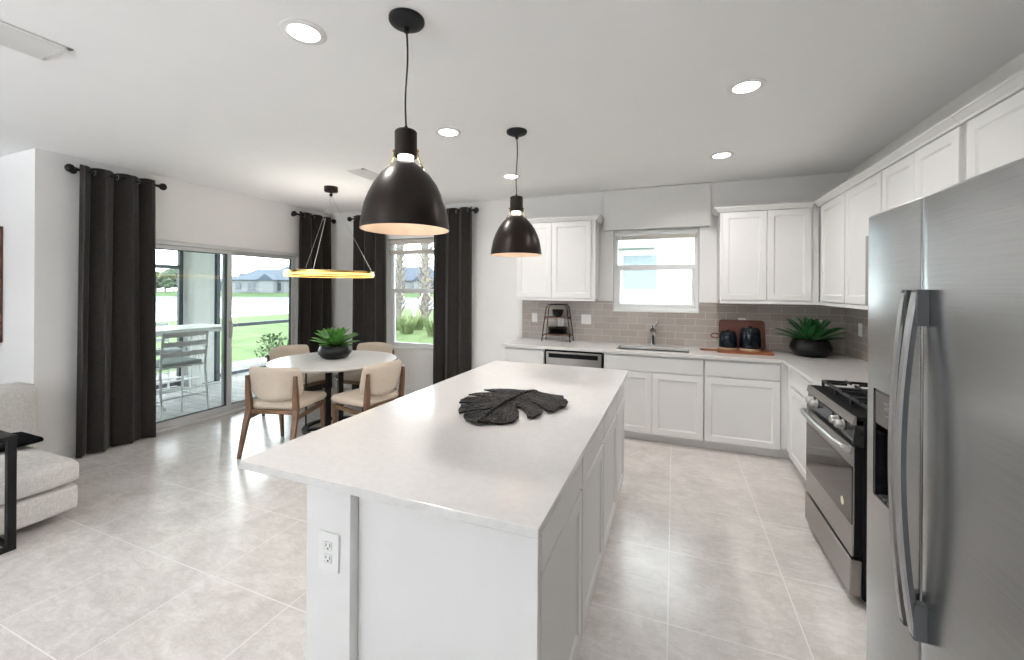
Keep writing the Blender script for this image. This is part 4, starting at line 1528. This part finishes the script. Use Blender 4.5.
canister(.515, 4.715, .9345, .083, .19, 'smaller navy stoneware pot with a copper loop handle', 'stoneware_pot', 'pot', True)
canister(.715, 4.715, .9345, .096, .235, 'taller navy lidded canister without a handle on the board', 'canister', 'canister', False)

# ------------------------------------------------------------------ living area: sofa, side table, pillow, picture
def cushion(mb, x0, x1, y0, y1, z0, z1, bulge=.02, r=.04, n=10):
    t = bmesh.new()
    bmesh.ops.create_cube(t, size=2)
    bmesh.ops.subdivide_edges(t, edges=list(t.edges), cuts=n, use_grid_fill=True)
    hx, hy, hz = (x1 - x0) / 2, (y1 - y0) / 2, (z1 - z0) / 2
    for v in t.verts:
        x, y, z = v.co
        p = Vector((x * hx, y * hy, z * hz))
        # round the edges: clamp to inner box then push out by r
        inner = Vector((max(-hx + r, min(hx - r, p.x)), max(-hy + r, min(hy - r, p.y)), max(-hz + r, min(hz - r, p.z))))
        d = p - inner
        if d.length > 1e-6:
            p = inner + d.normalized() * r
        if abs(z) > .99:
            p.z += math.copysign(bulge * (1 - x ** 4) * (1 - y ** 4), z)
        v.co = p + Vector(((x0 + x1) / 2, (y0 + y1) / 2, (z0 + z1) / 2))
    mb._merge(t)
    return mb


sf = thing('sofa', 'low oatmeal upholstered sofa with thick seat cushion', 'sofa', (-4.3, .3, 0))
cushion(MB(), -4.88, -3.675, -.9, 1.505, .055, .232, .002, .03).build('seat_base', 'sofa', sf, True, ang=1.4)
cushion(MB(), -4.74, -3.655, .02, 1.51, .236, .392, .016, .045).build('seat_cushion', 'sofa', sf, True, ang=1.4)
cushion(MB(), -4.74, -3.655, -.9, .012, .236, .392, .016, .045).build('seat_cushion', 'sofa', sf, True, ang=1.4)
cushion(MB(), -5.02, -4.72, -.95, 1.685, .055, .765, .004, .045).build('backrest', 'sofa', sf, True, ang=1.4)
cushion(MB(), -4.73, -4.56, .02, 1.30, .40, .74, .012, .06).build('back_cushion', 'sofa', sf, True, ang=1.4)
for xx in (-4.8, -3.95):
    for yy in (-.8, 1.3):
        B(xx - .03, xx + .03, yy - .03, yy + .03, .001, .056).build('foot', 'black_metal', sf)
pl = MB()
cushion(pl, -4.55, -4.20, .95, 1.53, .417, .456, .006, .018)
tag(pl.build('throw_pillow', 'blackcloth', None, True, ang=1.4), 'flat black lumbar pillow lying on the sofa seat', 'pillow')
st_ = thing('side_table', 'black metal c-shaped side table pulled over the sofa seat', 'side table', (-3.62, .95, 0))
B(-4.05, -3.56, .72, 1.185, .645, .667, bev=.002).build('tabletop', 'black_metal', st_)
for yy in (.74, 1.165):
    B(-3.60, -3.562, yy - .018, yy + .018, .025, .645, bev=.002).build('leg', 'black_metal', st_)
b_ = MB()
b_.box(-3.60, -3.562, .722, 1.183, .001, .025, .002)
b_.box(-4.05, -3.60, .722, .745, .001, .025, .002).box(-4.05, -3.60, 1.16, 1.183, .001, .025, .002)
b_.build('base', 'black_metal', st_)
pf = thing('framed_picture', 'dark wood framed picture on the wall behind the sofa', 'picture', (-5.95, YN - .02, 1.55))
f = MB()
x0, x1, z0, z1 = -6.4, -5.60, 1.03, 2.07
f.box(x0, x0 + .04, YN - .035, YN - .002, z0, z1, .003).box(x1 - .04, x1, YN - .035, YN - .002, z0, z1, .003).box(x0 + .04, x1 - .04, YN - .035, YN - .002, z0, z0 + .04, .003).box(x0 + .04, x1 - .04, YN - .035, YN - .002, z1 - .04, z1, .003)
f.build('frame', 'frame_wood', pf)
B(x0 + .04, x1 - .04, YN - .02, YN - .003, z0 + .04, z1 - .04).build('picture_board', simple('plain_picture', (.55, .52, .48), .7, var=.2, nscale=3), pf)

# ------------------------------------------------------------------ patio and garden
struct(B(-7.62, XL - WT - .0, -2.5, 7.2, -.16, -.045).build('patio_floor', 'paver'), 'grey paver floor of the covered patio', 'patio floor')
struct(B(-7.62, XL - WT, 1.95, 7.2, 2.72, 2.9).build('patio_roof', 'stucco_w'), 'white roof slab over the covered patio', 'roof')
pc = MB().box(-7.44, -7.2, 4.28, 4.63, -.044, 2.719, .01)
struct(pc.build('patio_column', 'stucco'), 'square stucco column at the patio edge', 'column')
sf_ = thing('patio_screen', 'dark metal screen frame along the patio edge', 'screen frame', (-7.4, 4.2, -.045))
for yy, xx in ((2.1, -7.4), (4.22, -7.4), (4.672, -7.2), (7.1, -7.4)):
    B(xx - .03, xx + .03, yy - .03, yy + .03, -.044, 2.719, bev=.003).build('post', 'bronze_alu', sf_)
for a, b2, z in ((2.13, 4.19, 1.86), (2.13, 4.19, .86), (2.13, 4.19, .0), (4.71, 7.07, .86), (4.71, 7.07, .0)):
    B(-7.42, -7.38, a, b2, z - .03, z + .03, bev=.003).build('rail', 'bronze_alu', sf_)

bt = thing('patio_bar_table', 'white bar height table on the patio behind the glass', 'outdoor table', (-6.2, 3.2, -.045))
B(-6.55, -5.85, 2.45, 4.02, .93, 1.0, bev=.006).build('tabletop', 'white_alu', bt)
for xx in (-6.5, -5.9):
    for yy in (2.5, 3.97):
        B(xx - .02, xx + .02, yy - .02, yy + .02, -.044, .93, bev=.003).build('leg', 'white_alu', bt)
for xx in (-6.5, -5.9):
    MB().tube([(xx, 2.5, .9), (xx, 3.2, -.0)], .016, 8).build('brace', 'white_alu', bt)
    MB().tube([(xx, 2.5, .22), (xx, 3.97, .22)], .012, 8).build('stretcher', 'white_alu', bt)


def bar_chair(label):
    r = thing('patio_bar_chair', label, 'outdoor chair', (0, 0, 0), 0, 'white patio bar chairs')
    for sx_ in (-1, 1):
        MB().tube([(sx_ * .25, .24, 0.001), (sx_ * .24, .21, .62), (sx_ * .25, .20, .86)], .014, 8).build('leg', 'white_alu', r, local=True)
        MB().tube([(sx_ * .25, -.28, 0.001), (sx_ * .24, -.22, .62), (sx_ * .235, -.27, 1.06)], .014, 8).build('leg', 'white_alu', r, local=True)
        MB().box(sx_ * .25 - .025, sx_ * .25 + .025, -.24, .24, .855, .878, .006).build('armrest', 'white_alu', r, local=True)
        MB().tube([(sx_ * .247, .23, .25), (sx_ * .247, -.26, .25)], .011, 8).build('stretcher', 'white_alu', r, local=True)
    MB().tube([(-.247, .23, .30), (.247, .23, .30)], .012, 8).build('footrest', 'white_alu', r, local=True)
    MB().tube([(-.247, -.26, .30), (.247, -.26, .30)], .011, 8).build('stretcher', 'white_alu', r, local=True)
    MB().box(-.235, .235, -.22, .22, .635, .655, .004).build('seat', 'white_alu', r, local=True)
    MB().box(-.225, .225, -.2, .215, .656, .70, .015).build('seat_pad', 'grey_cush', r, local=True)
    for zz in (.80, .92, 1.03):
        MB().tube([(-.235, -.235 - (zz - .62) * .1, zz), (0, -.27 - (zz - .62) * .1, zz), (.235, -.235 - (zz - .62) * .1, zz)], 1, flat=(.006, .028)).build('back_slat', 'white_alu', r, local=True)
    return r


bc = bar_chair('white patio bar chair on the house side of the bar table')
bc.location = (-5.62, 3.12, -.045)
bc.rotation_euler = (0, 0, math.radians(90))
copy_thing(bc, (-6.78, 3.62, -.045), math.radians(-90), 'white patio bar chair on the garden side of the bar table')

struct(B(-9.0, -7.63, 2.2, 9.0, -.3, -.09).build('planting_bed', 'mulch'), 'dark mulch bed along the patio edge', 'planting bed')
# ground
def gp(px, py, z):
    r_ = F_ + Rr * ((px - 512) / FPX) + Uu * ((CYP - py) / FPX)
    t = (z - ZC) / r_.z
    return Vector((0, 0, ZC)) + r_ * t


struct(B(-24, 30, -30, 30, -.5, -.17).build('lawn', 'lawn'), 'pale green lawn between house and lake', 'lawn')
struct(B(-150, 90, -60, 150, -.7, -.42).build('lake', 'water'), 'broad pale lake beyond the lawn', 'lake')


def pix(px, d, z):
    """ground position at camera depth d under image column px"""
    r_ = F_ + R0 * ((px - 512) / FPX)
    return Vector((r_.x * d, r_.y * d, z))


# far bank: a low grassy strip facing the camera
a0, a1 = pix(60, 92, 0), pix(560, 92, 0)
dirn = (a1 - a0)
fb = MB()
q = Matrix((dirn.normalized(), F_, Vector((0, 0, 1)))).transposed().to_4x4()
q.translation = a0
fb.prism([(0, -.42), (8, .35), (80, .9), (80, -.42)], 0, 1, q @ Matrix(((0, 0, dirn.length, 0), (1, 0, 0, 0), (0, 1, 0, 0), (0, 0, 0, 1))))
struct(fb.build('far_bank', 'bank'), 'grassy far bank of the lake', 'bank')


def house(px, d, wid, dep, hgt, roof_h, label, wallm='house', nwin=4):
    c = pix(px, d, .4)
    r = thing('lake_house', label, 'house', c, YAW, 'houses across the lake')
    ORIG[r.name] = Vector((0, 0, 0))
    MB().box(-wid / 2, wid / 2, 0, dep, 0, hgt, 0).build('wall', wallm, r, local=True)
    bm_ = MB()
    e = .6
    bmv = bm_.bm
    b0 = [bmv.verts.new(v) for v in ((-wid / 2 - e, -e, hgt), (wid / 2 + e, -e, hgt), (wid / 2 + e, dep + e, hgt), (-wid / 2 - e, dep + e, hgt))]
    ins = dep / 2 + e
    t0 = [bmv.verts.new(v) for v in ((-wid / 2 - e + ins * .8, dep / 2, hgt + roof_h), (wid / 2 + e - ins * .8, dep / 2, hgt + roof_h))]
    bmv.faces.new((b0[0], b0[1], t0[1], t0[0]))
    bmv.faces.new((b0[2], b0[3], t0[0], t0[1]))
    bmv.faces.new((b0[1], b0[2], t0[1]))
    bmv.faces.new((b0[3], b0[0], t0[0]))
    bmv.faces.new(b0[::-1])
    bm_.build('roof', 'roof', r, local=True)
    for k in range(nwin):
        x = -wid / 2 + wid * (k + .5) / nwin
        ww_ = wid / nwin * (.55 if k % 2 else .38)
        MB().box(x - ww_ / 2, x + ww_ / 2, -.12, .02, .5 if k % 2 else .9, hgt * .78).build('window', 'house_win', r, local=True)
    # front gable wing
    MB().box(wid * .12, wid * .38, -2.2, .1, 0, hgt * .98).build('wing', wallm, r, local=True)
    rv = MB()
    rv.prism([(wid * .12 - .4, hgt * .98), (wid * .38 + .4, hgt * .98), (wid * .25, hgt * .98 + roof_h * .55)], -2.6, 3, Matrix(((1, 0, 0, 0), (0, 0, 1, 0), (0, 1, 0, 0), (0, 0, 0, 1))))
    rv.build('gable_roof', 'roof', r, local=True)
    return r


house(258, 103, 13, 9, 3.2, 2.8, 'pale lake house with broad grey roof seen through the open half of the door')
house(287, 116, 9, 7, 5.2, 2.4, 'taller lake house beside the gold ring at the door frame', 'house')
house(228, 122, 12, 9, 2.8, 2.0, 'low lake house partly behind the door frame', 'house_t')
house(408, 112, 17, 9, 3.4, 4.0, 'lake house with big grey roof seen through the dining window', 'house')

trees = [(156, 110, 6.5), (165, 100, 5.2), (174, 124, 7.2), (147, 126, 7.0), (182, 108, 5.5), (244, 150, 7), (428, 150, 9), (268, 150, 8)]
labs = ['dark rounded tree across the lake at the curtain edge', 'low bushy tree across the lake by the far bank', 'taller tree across the lake with uneven crown', 'dark tree across the lake behind the curtain', 'bushy tree across the lake next to the screen post', 'distant tree behind the low lake house', 'distant tree behind the lake house in the dining window', 'distant tree above the roof of the pale lake house']
for (px, d, hh), lb_ in zip(trees, labs):
    c = pix(px, d, .3)
    r = thing('far_tree', lb_, 'tree', c, 0, 'trees across the lake')
    rnd = random.Random(px)
    MB().cyl((c.x, c.y, c.z), (c.x, c.y, c.z + hh * .5), .25, 8).build('trunk', 'bark', r)
    cr = MB()
    for k in range(16):
        rr = hh * rnd.uniform(.14, .24)
        an = rnd.uniform(0, 2 * PI)
        ra = hh * rnd.uniform(0, .30)
        cr.ball((c.x + ra * math.cos(an), c.y + ra * math.sin(an), c.z + hh * rnd.uniform(.25, .82)), rr, (1, 1, .8), 10)
    ob = cr.build('crown', 'tree', r, True)
    for v in ob.data.vertices:
        v.co += Vector((rnd.uniform(-1, 1), rnd.uniform(-1, 1), rnd.uniform(-1, 1))) * .16

# shrub near the patio edge (seen past the chair)
def leafy(x, y, z, hh, rad, label, m, n, seed, name='shrub', cat='shrub', grp=None):
    rnd = random.Random(seed)
    r = thing(name, label, cat, (x, y, z), 0, grp)
    stm, lv = MB(), MB()
    for k in range(9):
        an = rnd.uniform(0, 2 * PI)
        ex, ey = x + rad * .6 * math.cos(an), y + rad * .6 * math.sin(an)
        stm.tube([(x, y, z), ((x + ex) / 2, (y + ey) / 2, z + hh * .55), (ex, ey, z + hh * .9)], .006, 6)
    stm.build('stem', 'bark', r)
    for k in range(n):
        an, t = rnd.uniform(0, 2 * PI), rnd.uniform(.15, 1)
        ra = rad * math.sqrt(rnd.random()) * (.5 + .5 * math.sin(PI * min(1, t * .9)))
        p = Vector((x + ra * math.cos(an), y + ra * math.sin(an), z + hh * t))
        dv = Vector((rnd.uniform(-1, 1), rnd.uniform(-1, 1), rnd.uniform(-.2, 1))).normalized()
        sd = dv.cross(Vector((0, 0, 1))).normalized()
        ln, wd = rad * .26, rad * .07
        up = sd.cross(dv)
        a, b3, c3, d3, e3 = [lv.bm.verts.new(v) for v in (p, p + dv * ln * .5 + sd * wd, p + dv * ln, p + dv * ln * .5 - sd * wd, p + dv * ln * .5 - up * wd * .5)]
        lv.bm.faces.new((a, b3, e3))
        lv.bm.faces.new((b3, c3, e3))
        lv.bm.faces.new((c3, d3, e3))
        lv.bm.faces.new((d3, a, e3))
    lv.build('foliage', m, r)
    return r


p = gp(262, 366, -.09)
leafy(-8.0, 6.35, -.09, .62, .34, 'leafy shrub in the mulch bed outside, behind a dining chair', 'shrub', 260, 3)
# window view: palms with stakes and tall grass
def palm(px, d, label, seed, lean=0):
    c = pix(px, d, -.17)
    rnd = random.Random(seed)
    r = thing('palm_tree', label, 'palm tree', c, 0, 'staked palms outside the dining window')
    tk = MB()
    tk.tube([(c.x, c.y, c.z), (c.x + lean * .2, c.y, c.z + 2), (c.x + lean * .5, c.y, c.z + 5.2)], [.19, .16, .17], 12)
    tk.build('trunk', 'bark', r, True)
    bt_ = MB()
    for k in range(90):
        z = c.z + .5 + k * .052
        an = k * 2.4
        o_ = Vector((c.x + lean * .5 * max(0, (z - c.z)) / 5.2 + .19 * math.cos(an), c.y + .19 * math.sin(an), z))
        e = o_ + Vector((math.cos(an) * .22, math.sin(an) * .22, .30))
        bt_.tube([o_, e], [.045, .02], 5)
    bt_.build('leaf_boots', 'bark', r)
    for k in range(3):
        an = k * 2.1 + .4
        MB().tube([(c.x + 1.1 * math.cos(an), c.y + 1.1 * math.sin(an), c.z), (c.x + .15 * math.cos(an), c.y + .15 * math.sin(an), c.z + 1.5)], .045, 6).build('stake', 'stake', r)
    fr_ = MB()
    for k in range(22):
        an = k * 2.4
        el = rnd.uniform(-.5, 1.2)
        o_ = Vector((c.x + lean * .5, c.y, c.z + 5.15))
        q1 = o_ + Vector((math.cos(an) * math.cos(el), math.sin(an) * math.cos(el), math.sin(el))) * .7
        q2 = q1 + Vector((math.cos(an) * .5, math.sin(an) * .5, -.4))
        fr_.tube([o_, q1, q2], [.03, .12, .02], flat=(1, .08))
    fr_.build('fronds', 'shrub', r)
    return r


palm(425, 19, 'palm with rough crossed trunk outside the dining window, near the curtain', 2)
palm(398, 21, 'palm outside the dining window, near the blind edge', 5, .3)
for k, (px, d) in enumerate(((398, 17), (407, 15.6), (418, 17.2), (434, 15.0), (442, 18.2))):
    c = pix(px, d, -.17)
    rnd = random.Random(k)
    g = MB()
    for j in range(130):
        an = rnd.uniform(0, 2 * PI)
        r1, hh = rnd.uniform(0, .22), rnd.uniform(.35, .75)
        o_ = Vector((c.x + r1 * math.cos(an), c.y + r1 * math.sin(an), c.z))
        e = o_ + Vector((math.cos(an) * hh * .45, math.sin(an) * hh * .45, hh))
        g.tube([o_, (o_ + e) / 2 + Vector((0, 0, .1)), e], [.014, .012, .002], 3)
    lab = ['tall grass clump outside the dining window by its corner curtain', 'second tall grass clump from the corner curtain, outside the dining window', 'middle of the five grass clumps outside the dining window', 'fourth grass clump from the corner curtain, in front of the palm', 'grass clump outside by the kitchen side curtain'][k]
    tag(g.build('grass_clump', 'grassy'), lab, 'grass', 'tall grass outside the dining window', 'thing')

# neighbouring house beyond the kitchen window
nb = thing('neighbour_house', 'white house wall outside the sink window', 'house', (0.0, 10.2, -.17))
B(-6, 6, 10.2, 16, -.17, 3.0).build('wall', 'stucco_w', nb)
ef = MB()
ef.box(-6.3, -.42, 9.75, 10.2, 2.50, 2.60)
ef.build('eave', simple('pale_fascia', (.28, .33, .36), .7, var=.02), nb)
rf_ = MB()
rf_.prism([(9.7, 2.95), (16.5, 2.95), (13.1, 4.6)], -6.4, 6.4, Matrix(((0, 0, 1, 0), (1, 0, 0, 0), (0, 1, 0, 0), (0, 0, 0, 1))))
rf_.build('roof', 'roof', nb)
wf = B(-1.2, -.32, 10.16, 10.21, 1.50, 2.42).build('window', 'white_alu', nb)
B(-1.14, -.38, 10.15, 10.165, 1.56, 2.36).build('pane', simple('pale_blind_window', (.17, .22, .25), .4, var=.05), wf)
for k, (xx, lab) in enumerate(((-1.05, 'small plant at the foot of the neighbouring wall, seen low in the sink window'), (-.25, 'greener small shrub at the neighbouring wall, seen at the sink window corner'))):
    leafy(xx, 9.5, -.17, .66 + .1 * k, .3, lab, 'shrub', 120, 20 + k, grp=None)
